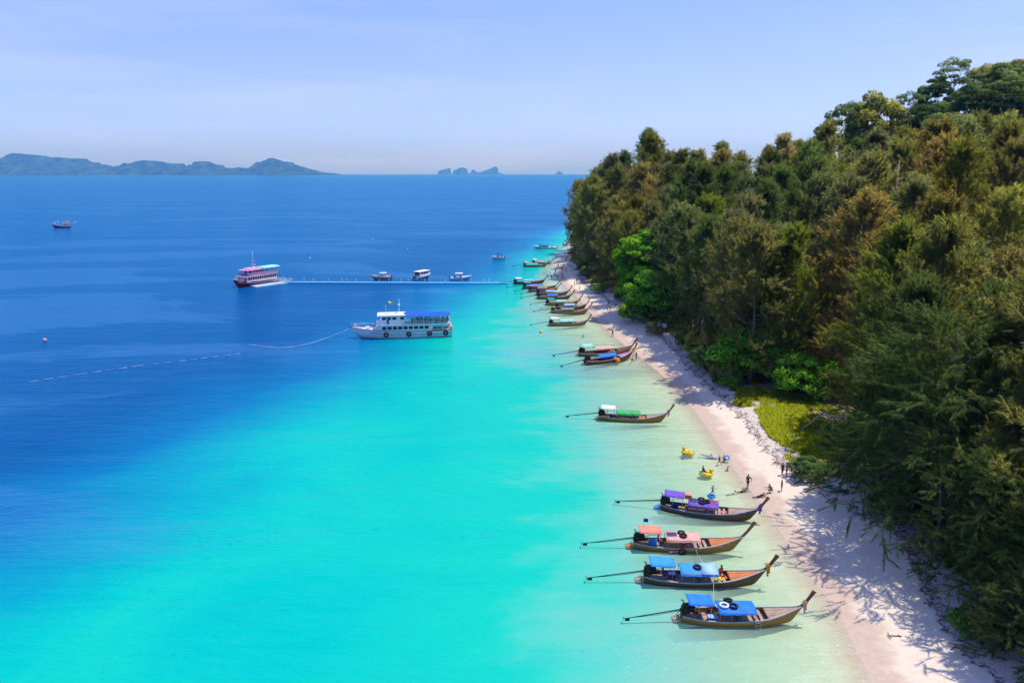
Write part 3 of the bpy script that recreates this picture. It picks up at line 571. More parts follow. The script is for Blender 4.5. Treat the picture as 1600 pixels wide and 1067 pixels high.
T = {'royal': cloth('royal_blue', (.01, .09, .55)), 'blue': cloth('blue', (.012, .20, .72)), 'sky': cloth('sky_blue', (.03, .30, .78)), 'purple': cloth('purple', (.16, .08, .52)), 'salmon': cloth('salmon', (.82, .25, .17)), 'pale salmon': cloth('pale_salmon', (.80, .40, .33)), 'green': cloth('green', (.04, .46, .14)), 'white': cloth('white', (.78, .78, .78)), 'aqua': cloth('aqua', (.30, .72, .66)), 'navy': cloth('navy', (.012, .04, .22)), 'grey': cloth('grey', (.25, .28, .32)), 'magenta': cloth('magenta', (.65, .06, .45)), 'pink': cloth('pink', (.85, .32, .40)), 'orange': cloth('orange', (.86, .22, .03)), 'yellow': cloth('yellow', (.88, .62, .04)), 'pale blue': cloth('pale_blue', (.32, .55, .85)), 'red': cloth('red', (.62, .04, .04)), 'teal': cloth('teal', (.03, .36, .36))}
PANEL = C_('solar_cells', (.02, .035, .11), rough=.2, var=.2)

LT = 9.3                                                # length on the waterline
ST = [0, .04, .12, .22, .34, .46, .58, .68, .77, .85, .91, .96, 1.0, 1.045, 1.085]
def gb(s): return float(np.interp(s, [0, .05, .15, .3, .5, .7, .82, .92, 1.0, 1.05, 1.09], [.55, .72, .9, 1.03, 1.07, .97, .76, .48, .24, .12, .06]))
def gz(s): return float(np.interp(s, [0, .1, .3, .5, .7, .82, .92, 1.0, 1.05, 1.09], [.78, .66, .56, .56, .66, .8, .99, 1.18, 1.33, 1.48]))
def kz(s): return float(np.interp(s, [0, .1, .5, .85, .96, 1.0, 1.04, 1.085], [-.1, -.25, -.33, -.26, -.12, .1, .62, 1.32]))
def hull_mesh():
    m = MB(); rows = []; inner = []
    for s in ST:
        b, z, k = gb(s), gz(s), kz(s); x = s*LT; r = []; q = []
        for f, zz in ((1, 1), (.97, .72), (.84, .42), (.55, .12), (.08, 0)): r.append((x, b*f, k+(z-k)*zz))
        rows.append(r+[(x, -y, w) for (x, y, w) in reversed(r)])
        t = .05
        fl = min(max(k+.22, -.02), z-.04); b2 = max(b-t, .02)
        q = [(x, b2, z), (x, b2*.97, fl+(z-fl)*.6), (x, b2*.9, fl+(z-fl)*.15), (x, b2*.8, fl)]
        inner.append(q+[(x, -y, w) for (x, y, w) in reversed(q)])
    m.sheet(rows); n = len(m.v); m.add(rows[0], [tuple(range(9, -1, -1))])
    m.sheet([list(reversed(r)) for r in inner])
    m.add(inner[0], [tuple(range(8))])
    return m.mesh('hull', NONE)
def rail_mesh(off, w, h, z0):
    m = MB()
    for sg in (1, -1):
        for i in range(len(ST)-1):
            a, b = ST[i], ST[i+1]; pa = Vector((a*LT, sg*(gb(a)+off), gz(a)+z0)); pb = Vector((b*LT, sg*(gb(b)+off), gz(b)+z0)); d = pb-pa; yaw = math.atan2(d.y, d.x); p = math.atan2(d.z, d.xy.length)
            m.box((pa+pb)/2, (d.length+.03, w, h), M=Matrix.Rotation(yaw, 3, 'Z')@Matrix.Rotation(-p, 3, 'Y'))
    return m.mesh('gunwale', NONE)
def deck_mesh(s0, s1, drop, wid=.93, plank=4):
    """planks laid lengthwise between two stations"""
    out = []
    for k in range(plank):
        f0, f1 = -1+2*k/plank+.02, -1+2*(k+1)/plank-.02; m = MB(); ss = np.linspace(s0, s1, 5)
        m.sheet([[(s*LT, gb(s)*wid*f1, gz(s)+drop+.008*(k % 2)), (s*LT, gb(s)*wid*f0, gz(s)+drop+.008*(k % 2))] for s in ss], th=.035, smooth=False); out.append(m.mesh('plank', NONE))
    return out
def roof_mesh(s0, s1, w, z, arch=.15, sag=.06, tilt=0.0, nx=9, ny=9):
    m = MB(); rows = []
    for i in range(nx):
        u = i/(nx-1); r = []
        for j in range(ny):
            v = j/(ny-1)*2-1; zz = z+arch*(1-v*v)-sag*(.5-.5*math.cos(u*math.pi*6))*(.4+.6*abs(v))-(.10 if abs(v) > .99 else 0)+tilt*(u-.5)
            r.append(((s0+(s1-s0)*u)*LT, -v*w/2*(1.0 if abs(v) < .99 else 1.01), zz))
        rows.append(r)
    m.sheet(rows, th=.025); return m.mesh('canopy', NONE)
def posts(s0, s1, w, z, n=3, lean=0.0, zb=None):
    m = MB()
    for i in range(n):
        s = s0+(s1-s0)*(i+.02)/(n-1+.04)
        for sg in (1, -1): m.tube([(s*LT-lean, sg*min(w/2-.06, gb(s)-.06), gz(s)-.25 if zb is None else zb), (s*LT, sg*(w/2-.06), z)], .025, 5)
        m.tube([(s*LT, -w/2+.06, z), (s*LT, 0, z+.10), (s*LT, w/2-.06, z)], .02, 5)
    for sg in (1, -1): m.tube([(s0*LT+.1, sg*(w/2-.06), z-.01), (s1*LT-.1, sg*(w/2-.06), z-.01)], .022, 5)
    return m.mesh('canopy_frame', NONE)
def engine_mesh():
    m = MB(); m.box((.45, 0, 1.12), (.95, .42, .42)); m.box((.35, 0, 1.42), (.6, .34, .24)); m.box((.92, 0, 1.15), (.10, .56, .5)); m.tube([(.2, .1, 1.4), (.15, .12, 1.75), (-.05, .12, 1.85)], .05, 6)
    for k in range(4): m.box((.2+.16*k, 0, 1.57), (.09, .3, .08))
    m.tube([(.75, -.24, 1.2), (.75, -.34, 1.2)], .2, 10); m.tube([(.75, .24, 1.2), (.75, .34, 1.2)], .16, 10); m.box((.5, -.26, 1.05), (.3, .14, .25)); m.tube([(1.0, 0, 1.2), (1.7, .05, 1.35), (2.1, .05, 1.3)], .025, 5)
    return m.mesh('engine', NONE)
def bracket_mesh():
    m = MB()
    for sg in (1, -1): m.box((.3, sg*.22, .75), (.12, .10, 1.0)); m.tube([(.1, sg*.5, .7), (.35, sg*.2, .98)], .05, 5)
    m.box((.3, 0, .88), (.7, .6, .08)); return m.mesh('engine_bracket', NONE)
def shaft_mesh():
    m = MB(); a, b = Vector((.1, 0, 1.12)), Vector((-5.1, -.25, .42)); m.tube([a, a.lerp(b, .45), b], [.065, .05, .032], 7); m.tube([a+Vector((0, 0, -.12)), a.lerp(b, .5)+Vector((0, 0, -.13)), b.lerp(a, .06)], .02, 5)
    m.box(a.lerp(b, .96)+Vector((0, 0, -.14)), (.4, .03, .22)); return m.mesh('propeller_shaft', NONE)
def prop_mesh():
    m = MB(); c = Vector((-5.18, -.254, .41)); m.ball(c, .06, seg=8, rings=4)
    for k in range(3): a = k*2.094; m.box(c+Vector((-.02, math.cos(a)*.13, math.sin(a)*.13)), (.03, .10, .22), M=Matrix.Rotation(-a+math.pi/2, 3, 'X')@Matrix.Rotation(.5, 3, 'Z'))
    return m.mesh('propeller', NONE)
def prow_mesh(h=1.0):
    m = MB(); pts = [(1.045, 1.16, .06, .26), (1.085, 1.50, .055, .24), (1.125, 1.98, .05, .24), (1.155, 2.42, .05, .28), (1.178, 2.78, .055, .36)]; vs = []
    for (s, z, hy, w) in pts:
        z = 1.16+(z-1.16)*h; a = math.radians(62); dx, dz = math.sin(a)*w/2, -math.cos(a)*w/2; x = s*LT+(h-1)*(z-1.16)*.6
        vs += [(x-dx, -hy, z-dz), (x+dx, -hy, z+dz), (x+dx, hy, z+dz), (x-dx, hy, z-dz)]
    fs = [(0, 3, 2, 1), (16, 17, 18, 19)]
    for i in range(4):
        for k in range(4): fs.append((i*4+k, i*4+(k+1) % 4, i*4+4+(k+1) % 4, i*4+4+k))
    m.add(vs, fs); return m.mesh('prow_post', NONE)
def garland_mesh(seed=1):
    rs = random.Random(seed); m = MB(); R = Matrix.Rotation(math.radians(32), 3, 'Y')
    for k in range(4): m.torus((1.095*LT+.09*k*.6, 0, 1.62+.085*k), .17, .05, 10, 5, m=k % 2, M=R)
    for k in range(6):
        y = (-.2 if k % 2 else .2)+rs.uniform(-.04, .04); x = 1.10*LT+rs.uniform(-.1, .15); z = 1.62+rs.uniform(-.05, .1); L = rs.uniform(.45, .85)
        m.sheet([[(x-.06, y, z), (x+.06, y, z)], [(x-.09, y*1.25, z-L*.5), (x+.05, y*1.2, z-L*.5)], [(x-.03+rs.uniform(-.05, .05), y*1.3, z-L), (x+.09, y*1.3, z-L)]], m=k % 2, th=.01)
    return m.mesh('garland', [NONE, NONE])
def stern_mesh():
    m = MB()
    for k in range(4): m.box((-.12-.17*k, 0, .14), (.13, 1.15-.12*k, .045))
    for sg in (1, -1): m.tube([(.05, sg*.45, .3), (-.75, sg*.35, .12)], .035, 5); m.tube([(.1, sg*.52, .72), (-.45, sg*.46, .12)], .03, 5)
    return m.mesh('stern_step', NONE)
G_HULL = hull_mesh(); G_RAIL = rail_mesh(.015, .11, .07, .0); G_STRIPE = rail_mesh(.012, .05, .09, -.17)
G_BOW = deck_mesh(.76, 1.04, -.03); G_FLOOR = deck_mesh(.50, .755, -.36, .86, 5); G_AFT = deck_mesh(.05, .30, -.36, .84, 4); G_MIDF = deck_mesh(.305, .495, -.44, .84, 4)
G_ROOF = roof_mesh(.31, .65, 2.05, 1.34); G_ROOFL = roof_mesh(.28, .66, 1.95, 1.22, .30, .02); G_POSTS = posts(.32, .64, 1.95, 1.32, 4); G_AFTR = roof_mesh(.04, .265, 1.7, 2.02, .10, .02, -.10); G_AFTP = posts(.14, .255, 1.45, 1.98, 2, .1)
G_ENG, G_BRK, G_SHAFT, G_PROP, G_PROW, G_PROW2, G_GARL, G_STEP = engine_mesh(), bracket_mesh(), shaft_mesh(), prop_mesh(), prow_mesh(), prow_mesh(1.12), garland_mesh(), stern_mesh()
def thwart_mesh(s): m = MB(); m.box((s*LT, 0, gz(s)-.16), (.24, 2*gb(s)-.14, .05)); return m.mesh('thwart', NONE)
G_TH = [thwart_mesh(s) for s in (.29, .53, .66, .71)]
def ribs_mesh():
    m = MB()
    for s in np.arange(.5, .79, .045):
        for sg in (1, -1): m.box((s*LT, sg*(gb(s)-.10), gz(s)-.2), (.06, .08, .42))
    return m.mesh('rib_frame', NONE)
G_RIBS = ribs_mesh()
def coam_mesh():
    m = MB(); s = .755; m.box((s*LT, 0, gz(s)-.02), (.09, gb(s)*1.9, .16)); return m.mesh('coaming', NONE)
G_COAM = coam_mesh()
def solar_mesh():
    m = MB(); m.box((0, 0, 0), (.95, .75, .04), 0)
    for i in range(4):
        for j in range(3): m.box((-.345+.23*i, -.235+.235*j, .024), (.2, .2, .012), 1)
    return m.mesh('solar_panel', [NONE, NONE])
G_SOLAR = solar_mesh()
def engine_cover_mesh(): m = MB(); m.sheet([[(x, -y, .95+.62*math.cos(y/.42*1.35)*(1-.25*abs(x-.45)/.6)) for y in np.linspace(-.42, .42, 7)] for x in (-.1, .2, .5, .8, 1.05)], th=.03); return m.mesh('engine_cover', NONE)
G_ECOV = engine_cover_mesh()
def strokes_mesh(seed, s0, s1, z, n):
    """small painted script along the bow planking, both sides"""
    rs = random.Random(seed); m = MB()
    for sg in (1, -1):
        for k in range(n):
            s = s0+(s1-s0)*(k+.5)/n; f = .93; zz = z+(gz(s)-gz(s0)); yaw = math.atan2((gb(s+.02)-gb(s-.02))*sg, .04*LT)
            for q in range(3): m.box((s*LT+rs.uniform(-.06, .06), sg*(gb(s)*.985+.012), zz+rs.uniform(-.06, .06)), (rs.uniform(.03, .14), .012, rs.choice([.025, .025, .13])), rz=yaw)
    return m.mesh('painted_script', NONE)
G_SCRIPT = strokes_mesh(3, .78, .95, .66, 13)
LOC = {}
def longtail(key, sp, bp, label, hull=W_GOLD, rail=P_GREY, stripe=None, roof='blue', aft='blue', deck=W_PALE, gar=('yellow', 'pink'), low=False, cover=None, solar=False, script=None, step=W_PALE, prow=W_DARK, tall=False, swing=0.0, nofloor=False, dz=0.0):
    a, b = P(*sp), P(*bp); d = b-a; e = link('longtail_boat', None); e.location = (a.x, a.y, dz); L = d.length; sc = L/LT; e.rotation_euler = (0, 0, math.atan2(d.y, d.x)); e.scale = (sc, (sc+1)/2, (sc+1)/2)
    tag(e, label, 'longtail boat', 'longtail boats moored along the beach'); LOC[key] = e
    put('hull', G_HULL, e, hull); put('gunwale', G_RAIL, e, rail)
    if stripe: put('trim_stripe', G_STRIPE, e, stripe)
    for me in G_BOW: put('bow_plank', me, e, deck)
    for me in G_FLOOR+G_AFT+G_MIDF: put('floor_plank', me, e, W_PALE)
    for me in G_TH: put('thwart', me, e, W_PALE)
    put('rib_frame', G_RIBS, e, W_INNER); put('coaming', G_COAM, e, W_DARK)
    if roof: put('canopy', G_ROOFL if low else G_ROOF, e, T[roof]); put('canopy_frame', G_POSTS, e, W_PALE if not low else W_DARK)
    if aft: put('aft_canopy', G_AFTR, e, T[aft]); put('aft_frame', G_AFTP, e, STEEL)
    put('engine', G_ENG, e, BLACK); put('engine_bracket', G_BRK, e, W_DARK)
    if cover: put('engine_cover', G_ECOV, e, T[cover])
    s = put('propeller_shaft', G_SHAFT, e, BLACK); s.location = (.3, 0, 0); s.rotation_euler = (0, 0, swing); q = put('propeller', G_PROP, s, CHROME)
    put('stern_step', G_STEP, e, step); put('prow_post', G_PROW2 if tall else G_PROW, e, prow)
    if gar: put('garland', G_GARL, e, [T[gar[0]], T[gar[1]]])
    if solar: o = put('solar_panel', G_SOLAR, e, [STEEL, PANEL]); o.location = (.375*LT, 0, 1.50); o.rotation_euler = (0, 0, .04)
    if script: put('painted_script', G_SCRIPT, e, script)
    bpy.context.view_layer.update(); return e
def on(key, x, y, z):
    """world point of a boat's own coordinates (x in waterline lengths)"""
    e = LOC[key]; m = Matrix.Translation(e.location)@Matrix.Rotation(e.rotation_euler.z, 4, 'Z')@Matrix.Diagonal((*e.scale, 1)); return m@Vector((x*LT, y, z))
longtail('A', (1064, 969), (1237, 970), 'longtail with two plain blue canopies and a boarding ladder, nearest of all', roof='blue', aft='blue', gar=('yellow', 'pink'), swing=.03)
longtail('B', (1006, 908), (1180, 912), 'longtail with half faded blue canopy and orange bow deck, second nearest', roof='sky', aft='sky', deck=W_ORNG, gar=('yellow', 'orange'), hull=W_DARK, swing=.02)
longtail('C', (990, 855), (1146, 859), 'longtail with salmon canopies and an orange brown bow deck', roof='pale salmon', aft='salmon', deck=W_ORNG, gar=None, hull=W_GOLD, prow=W_RED, solar=True, script=T['yellow'], step=W_ORNG, tall=True)
longtail('D', (1032, 795), (1172, 812), 'longtail with purple canopies and purple bow cloth', roof='purple', aft='purple', gar=('magenta', 'purple'), hull=W_DARK, solar=True, stripe=P_DKBLUE, script=P_WHITE, step=T['blue'], prow=W_RED)
longtail('E', (935, 655), (1034, 659), 'lone longtail with bright green cover and white stern awning', roof='green', aft='white', gar=('orange', 'pink'), low=True, hull=W_GOLD, prow=W_GOLD)
longtail('F', (905, 556), (982, 551), 'dark red longtail lying behind the blue one by the mid beach', roof='pale salmon', aft='aqua', gar=None, hull=W_RED, rail=W_RED, deck=W_RED, prow=W_RED, stripe=P_WHITE, swing=-.06)
longtail('G', (914, 570), (983, 560), 'blue covered longtail with pink and lilac sides in front of the red one', roof='blue', aft=None, low=True, gar=('orange', 'yellow'), hull=W_DARK, rail=P_PINK, deck=P_LILAC, swing=-.06)
longtail('H', (858, 509), (914, 508), 'brown longtail with pale mint canopies, nearest of the far row', roof='aqua', aft='white', low=True, gar=('orange', 'pink'), hull=W_GOLD, swing=-.05)
longtail('I', (861, 489), (915, 490), 'golden longtail with magenta cargo and grey cover, second in the far row', roof='grey', aft=None, low=True, gar=None, hull=W_GOLD, swing=-.06, tall=True)
longtail('J', (868, 483), (913, 482), 'dark longtail tight behind the golden one in the far row', roof='pale blue', aft=None, gar=None, hull=W_DARK, low=True)
longtail('K', (853, 477), (901, 476), 'orange bowed longtail with mint green canopy in the far row', roof='aqua', aft='teal', gar=('blue', 'sky'), hull=W_GOLD, deck=W_ORNG, tall=True)
longtail('L', (839, 467), (889, 467), 'dark longtail with royal blue canopy and yellow bow ribbon in the far row', roof='blue', aft=None, gar=('yellow', 'yellow'), hull=W_DARK, stripe=T['teal'])
longtail('M', (838, 461), (885, 461), 'red brown longtail with navy gear amid the far row', roof='pale blue', aft='navy', gar=('salmon', 'pink'), hull=W_RED, tall=True)
longtail('N', (826, 456), (869, 455), 'longtail with bright magenta canopy in the far row', roof='orange', aft='magenta', gar=None, hull=W_GOLD, deck=W_ORNG)
longtail('O', (817, 451), (866, 452), 'longtail with pale grey stern awning beside the jetty end', roof='sky', aft='grey', gar=None, hull=W_RED, tall=True)
longtail('Q', (803, 444), (848, 443), 'blue longtail at the jetty end, farthest in the far row', roof='pale blue', aft='white', gar=None, hull=W_DARK, rail=T['red'], deck=P_DKBLUE)
longtail('R', (818, 417), (852, 417), 'brown longtail with pink canopies beyond the crowd of bathers', roof='pink', aft='pink', gar=None, hull=W_GOLD, stripe=P_DKBLUE, swing=.1)
longtail('S', (832, 412), (860, 413), 'yellow hulled longtail half hidden behind the pink canopied one', roof='pink', aft='white', gar=None, hull=C_('ochre_paint', (.5, .3, .06), dirt=.2), deck=W_ORNG)
# the pale half of the second boat's canopy is a separate faded cloth
m = MB(); m.sheet([[((.50+.145*u)*LT, -v*1.0, 1.372+.14*(1-v*v)) for v in np.linspace(-1, 1, 7)] for u in (0, .5, 1)], th=.012); put('faded_cloth', m.mesh('faded_cloth', NONE), LOC['B'], T['pale blue'])

def tyre_mesh(R=.30, r=.10): m = MB(); m.torus((0, 0, 0), R, r, 16, 8); return m.mesh('tyre', NONE)
G_TYRE = tyre_mesh(); m = MB(); m.torus((0, 0, 0), .33, .085, 18, 8); G_RING = m.mesh('life_ring', NONE)
def loose(name, me, key, x, y, z, mats, label, cat, group=None, rot=(0, 0, 0)):
    o = put(name, me, None, mats); o.location = on(key, x, y, z); o.rotation_euler = (rot[0], rot[1], rot[2]+LOC[key].rotation_euler.z); return tag(o, label, cat, group)
loose('tyre', G_TYRE, 'A', .455, -.25, 1.56, RUBBER, 'black tyre lying flat on the nearest blue canopy', 'tyre')
loose('tyre', G_TYRE, 'A', .435, .72, 1.50, RUBBER, 'black tyre on the far edge of the nearest blue canopy', 'tyre', rot=(-.25, 0, 0))
loose('life_ring', G_RING, 'A', .375, -.15, 1.56, P_WHITE, 'white life ring on the nearest blue canopy', 'life ring')
loose('tyre', G_TYRE, 'B', .47, -.1, 1.57, RUBBER, 'black tyre on the half faded blue canopy', 'tyre')
loose('tyre', G_TYRE, 'C', .475, .25, 1.56, RUBBER, 'upper tyre of the pair on the salmon canopy', 'tyre')
loose('tyre', G_TYRE, 'C', .485, -.3, 1.56, RUBBER, 'lower tyre of the pair on the salmon canopy', 'tyre')
loose('tyre', G_TYRE, 'D', .455, .32, 1.58, RUBBER, 'tyre beside the solar panel, far side of the purple canopy', 'tyre')
loose('tyre', G_TYRE, 'D', .465, -.36, 1.54, RUBBER, 'tyre beside the solar panel, near side of the purple canopy', 'tyre')
loose('tyre', G_TYRE, 'D', .515, -.1, 1.58, RUBBER, 'middle tyre on the purple canopy, between two tyres and coiled rope', 'tyre')
m = MB()
for k in range(3): m.torus((0, 0, .03*k), .42-.06*k, .025, 18, 5, M=Matrix.Diagonal((1.25, .7, 1)))
loose('rope_coil', m.mesh('rope_coil', NONE), 'D', .59, 0, 1.50, T['salmon'], 'flat coil of reddish rope on the purple canopy', 'rope')
def vest_pile(seed, n, sx, sy):
    rs = random.Random(seed); m = MB()
    for k in range(n):
        c = Vector((rs.uniform(-sx, sx), rs.uniform(-sy, sy), .08+.1*rs.random()+.12*(k % 2))); R = Matrix.Rotation(rs.uniform(0, 3), 3, 'Z')@Matrix.Rotation(rs.uniform(-.5, .5), 3, 'X')
        for dx in (-.12, .12): m.ball(c+R@Vector((dx, 0, 0)), (.11, .25, .07), k % 2, 8, 5, R)
        m.box(c+R@Vector((0, .2, .01)), (.2, .12, .06), k % 2, M=R)
    return m.mesh('life_vest', [NONE, NONE])
G_V1, G_V2, G_V3 = vest_pile(1, 3, .2, .15), vest_pile(2, 7, .75, .3), vest_pile(4, 5, .4, .25)
loose('life_vest_heap', G_V1, 'A', .335, -.72, .22, [T['orange'], T['orange']], 'orange life vests at the corner of the nearest blue canopy', 'life vests')
loose('life_vest_heap', G_V1, 'A', .30, .62, .62, [T['red'], T['magenta']], 'red bundle by the canopy post of the nearest longtail', 'bundle')
loose('life_vest_heap', G_V3, 'B', .66, -.35, .3, [T['green'], T['yellow']], 'green and yellow vests in the bow well of the orange decked longtail', 'life vests')
loose('life_vest_heap', G_V1, 'B', .71, .05, .38, [T['orange'], T['red']], 'orange bundle beside the green vests', 'bundle')
loose('life_vest_heap', G_V2, 'C', .43, -.72, .12, [T['pale salmon'], T['orange']], 'row of orange and white vests along the near side of the salmon longtail', 'life vests')
loose('life_vest_heap', G_V2, 'D', .66, -.1, .22, [T['orange'], T['salmon']], 'orange and red bags in the bow well of the purple longtail', 'bags')
loose('life_vest_heap', G_V2, 'I', .42, -.55, .35, [T['magenta'], T['orange']], 'magenta vests along the side of the golden far longtail', 'life vests')
loose('life_vest_heap', G_V3, 'E', .70, 0, .3, [T['pale salmon'], T['orange']], 'orange ring and gear in the bow of the green covered longtail', 'gear')
loose('life_vest_heap', G_V2, 'G', .58, 0, .45, [T['navy'], T['blue']], 'dark blue gear heaped in the pink sided longtail', 'gear')
loose('life_vest_heap', G_V3, 'F', .56, 0, .75, [T['orange'], T['navy']], 'orange and navy gear by the canopy of the dark red longtail', 'gear')
loose('life_vest_heap', G_V3, 'N', .42, 0, .7, [T['magenta'], T['red']], 'red and magenta gear under the magenta canopied longtail', 'gear')
loose('life_vest_heap', G_V2, 'L', .42, -.6, .35, [T['magenta'], T['red']], 'red gear along the side of the royal blue canopied longtail', 'gear')
def cooler_mesh():
    m = MB(); m.box((0, 0, .2), (.75, .5, .4), 0); m.box((0, 0, .43), (.79, .54, .06), 1); m.box((.3, 0, .3), (.2, .58, .04), 1); return m.mesh('cool_box', [NONE, NONE])
G_COOL = cooler_mesh()
loose('cool_box', G_COOL, 'A', .275, -.35, .2, [T['blue'], T['pale blue']], 'blue cool box with pale lid in the nearest longtail', 'cool box')
loose('cool_box', G_COOL, 'C', .19, .1, .35, [T['sky'], T['sky']], 'light blue tub by the engine of the salmon longtail', 'tub')
loose('cool_box', G_COOL, 'D', .16, .1, .35, [T['navy'], T['navy']], 'dark blue tub by the engine of the purple longtail', 'tub')
loose('cool_box', G_COOL, 'B', .25, .2, .3, [T['navy'], T['navy']], 'dark blue chest by the aft posts of the orange decked longtail', 'chest')
loose('cool_box', G_COOL, 'D', .305, .5, 1.42, [T['orange'], T['salmon']], 'orange box on the stern corner of the purple canopy', 'box')
loose('cool_box', G_COOL, 'E', .22, 0, .35, [T['navy'], T['navy']], 'dark blue chest under the white awning of the green covered longtail', 'chest')
def ladder_mesh():
    m = MB()
    for sg in (-.2, .2): m.tube([(sg, .16, .45), (sg, 0, .5), (sg, -.1, .35), (sg, -.16, -.55)], .022, 6)
    for k in range(4): m.tube([(-.2, -.11-.018*k, .22-.24*k), (.2, -.11-.018*k, .22-.24*k)], .02, 6)
    return m.mesh('boarding_ladder', NONE)
G_LAD = ladder_mesh()
loose('boarding_ladder', G_LAD, 'A', .655, -1.07, .35, STEEL, 'steel boarding ladder hung on the side of the nearest longtail', 'ladder')
loose('boarding_ladder', G_LAD, 'B', .66, -1.07, .35, BLACK, 'dark boarding ladder hung on the orange decked longtail', 'ladder')
loose('tyre', G_TYRE, 'C', .47, -1.12, .28, RUBBER, 'tyre fender hanging at the side of the salmon longtail', 'tyre', rot=(math.pi/2, 0, 0))
def flag(key, x, y, z, cols, label):
    e = link('flag', None); e.location = on(key, x, y, z); tag(e, label, 'flag'); m = MB(); m.tube([(0, 0, 0), (0, 0, 1.0)], .015, 5); m.build('pole', STEEL, e)
    m = MB(); m.sheet([[(0, 0, .98), (0, 0, .62)], [(.22, .05, 1.0), (.22, .03, .60)], [(.45, -.03, .95), (.45, -.02, .58)]], th=.004); m.build('cloth', T[cols], e)
flag('C', .09, .1, 2.05, 'navy', 'small dark flag over the salmon stern canopy')

# ------------------------------------------------------------------ larger boats
def loft(m, L, secs, mi=0, close_aft=True, deck=None):
    """secs: (x, half beam at deck, deck z, half beam at chine, chine z, keel z)"""
    rows = []
    for x, b, z, c, cz_, k in secs:
        r = [(x, b, z), (x, b*.6+c*.4, z*.55+cz_*.45), (x, c, cz_), (x, 0.001, k)]; rows.append(r+[(x, -y, w) for x, y, w in reversed(r[:-1])])
    m.sheet(rows, mi); n = len(rows[0])
    if close_aft: m.add(rows[0], [tuple(reversed(range(n)))], mi)
    if deck is not None: m.sheet([[(x, -b*.985, z-deck), (x, b*.985, z-deck)] for x, b, z, *_ in secs], mi, smooth=False)
    return m
def rails(m, pts, h, rows, r=.03, post=1.2, mi=0):
    for k in range(rows): m.tube([Vector(p)+Vector((0, 0, h*(k+1)/rows)) for p in pts], r, 5, mi)
    for a, b in zip(pts, pts[1:]):
        a, b = Vector(a), Vector(b); n = max(1, int((b-a).length/post))
        for i in range(n+1): q = a.lerp(b, i/n); m.tube([q, q+Vector((0, 0, h))], r, 4, mi)
    return m
GLASS = C_('dark_window_glass', (.012, .016, .03), rough=.12, spec=.6, var=.3); RUBB = RUBBER
F_WHITE = C_('white_ferry_paint', (.87, .87, .87), rough=.4, var=.05, scale=1.2, dirt=.08); F_BLUE = C_('blue_boot_stripe', (.04, .10, .28), rough=.5)
F_DECK = C_('pale_deck_paint', (.45, .50, .55), rough=.7, var=.15, dirt=.2)
# white tour ferry, bow to the left
fa, fb = P(706, 523), P(566, 527.5); fd = fb-fa; FL = fd.length; fe = link('tour_ferry', None); fe.location = (fa.x, fa.y, 0); FR = math.atan2(fd.y, fd.x); fe.rotation_euler = (0, 0, FR)
tag(fe, 'white two deck tour ferry with blue awning and rows of dark windows', 'ferry'); print('ferry', FL)
k = FL/21.0
m = MB(); loft(m, FL, [(0, 2.2, 1.55, 1.9, .1, -.5), (4*k, 2.5, 1.5, 2.2, .05, -.7), (10*k, 2.6, 1.55, 2.3, 0, -.8), (15*k, 2.5, 1.75, 1.9, .05, -.8), (19*k, 1.8, 2.05, 1.0, .2, -.7), (21*k, 1.2, 2.25, .45, .5, -.2), (22.5*k, .7, 2.4, .25, 1.2, .9), (23.9*k, .08, 2.55, .06, 2.3, 2.2)], deck=.25); m.build('hull', F_WHITE, fe)
m = MB()
for sg in (1, -1):
    pts = [(0, 2.2, 1.55), (4, 2.5, 1.5), (10, 2.6, 1.55), (15, 2.5, 1.75), (19, 1.8, 2.05), (21, 1.2, 2.25), (22.5, .7, 2.4), (23.9, .1, 2.55)]; m.tube([(x*k, sg*(y+.03), z+.02) for x, y, z in pts], .07, 5); m.tube([(x*k, sg*(y+.01), z-.62) for x, y, z in pts[:5]], .06, 5)
m.build('rubbing_strake', F_BLUE, fe)
m = MB(); CW = 2.25; m.box((10.7*k, 0, 2.25), (11.2*k, 2*CW, 1.75)); m.add([(16.3*k, -CW, 1.4), (16.3*k, CW, 1.4), (16.3*k, CW, 3.1), (16.3*k, -CW, 3.1), (18.2*k, -CW*.7, 1.9), (18.2*k, CW*.7, 1.9), (16.9*k, CW*.8, 3.1), (16.9*k, -CW*.8, 3.1)], [(0, 4, 7, 3), (1, 2, 6, 5), (4, 5, 6, 7), (3, 7, 6, 2)])
cab = m.build('cabin', F_WHITE, fe)
gw = MB(); gw.box((0, 0, 0), (1.0*k, .05, .72)); gw = gw.mesh('window', NONE); gf = MB()
for a, b, c, d in ((0, .39, 1.08*k, .05), (0, -.39, 1.08*k, .05), (.52*k, 0, .05, .74), (-.52*k, 0, .05, .74)): gf.box((a, 0, b), (c, .07, d))
gf = gf.mesh('frame', NONE)
for i in range(9):
    for sg in (1, -1): w = put('window', gw, cab, GLASS); w.location = ((6.0+1.22*i)*k, sg*(CW+.005), 2.42); put('frame', gf, w, F_WHITE)
m = MB(); m.box((9.0*k, 0, 3.17), (17.2*k, 4.9, .10)); m.build('upper_deck', F_WHITE, fe)
m = MB()
for x in (.6, 2.3, 4.9):
    for sg in (1, -1): m.box((x*k, sg*2.2, 2.3), (.13, .13, 1.7))
m.build('deck_pillar', F_WHITE, fe)
m = MB(); rails(m, [(5*k, 2.25, 1.5), (.1, 2.15, 1.5), (.1, -2.15, 1.5), (5*k, -2.25, 1.5)], .95, 2, .045); m.build('lower_rail', F_WHITE, fe)
m = MB(); rails(m, [(11*k, 2.35, 3.22), (.5, 2.35, 3.22), (.5, -2.35, 3.22), (11*k, -2.35, 3.22)], 1.0, 3, .04); m.build('upper_rail', F_WHITE, fe)
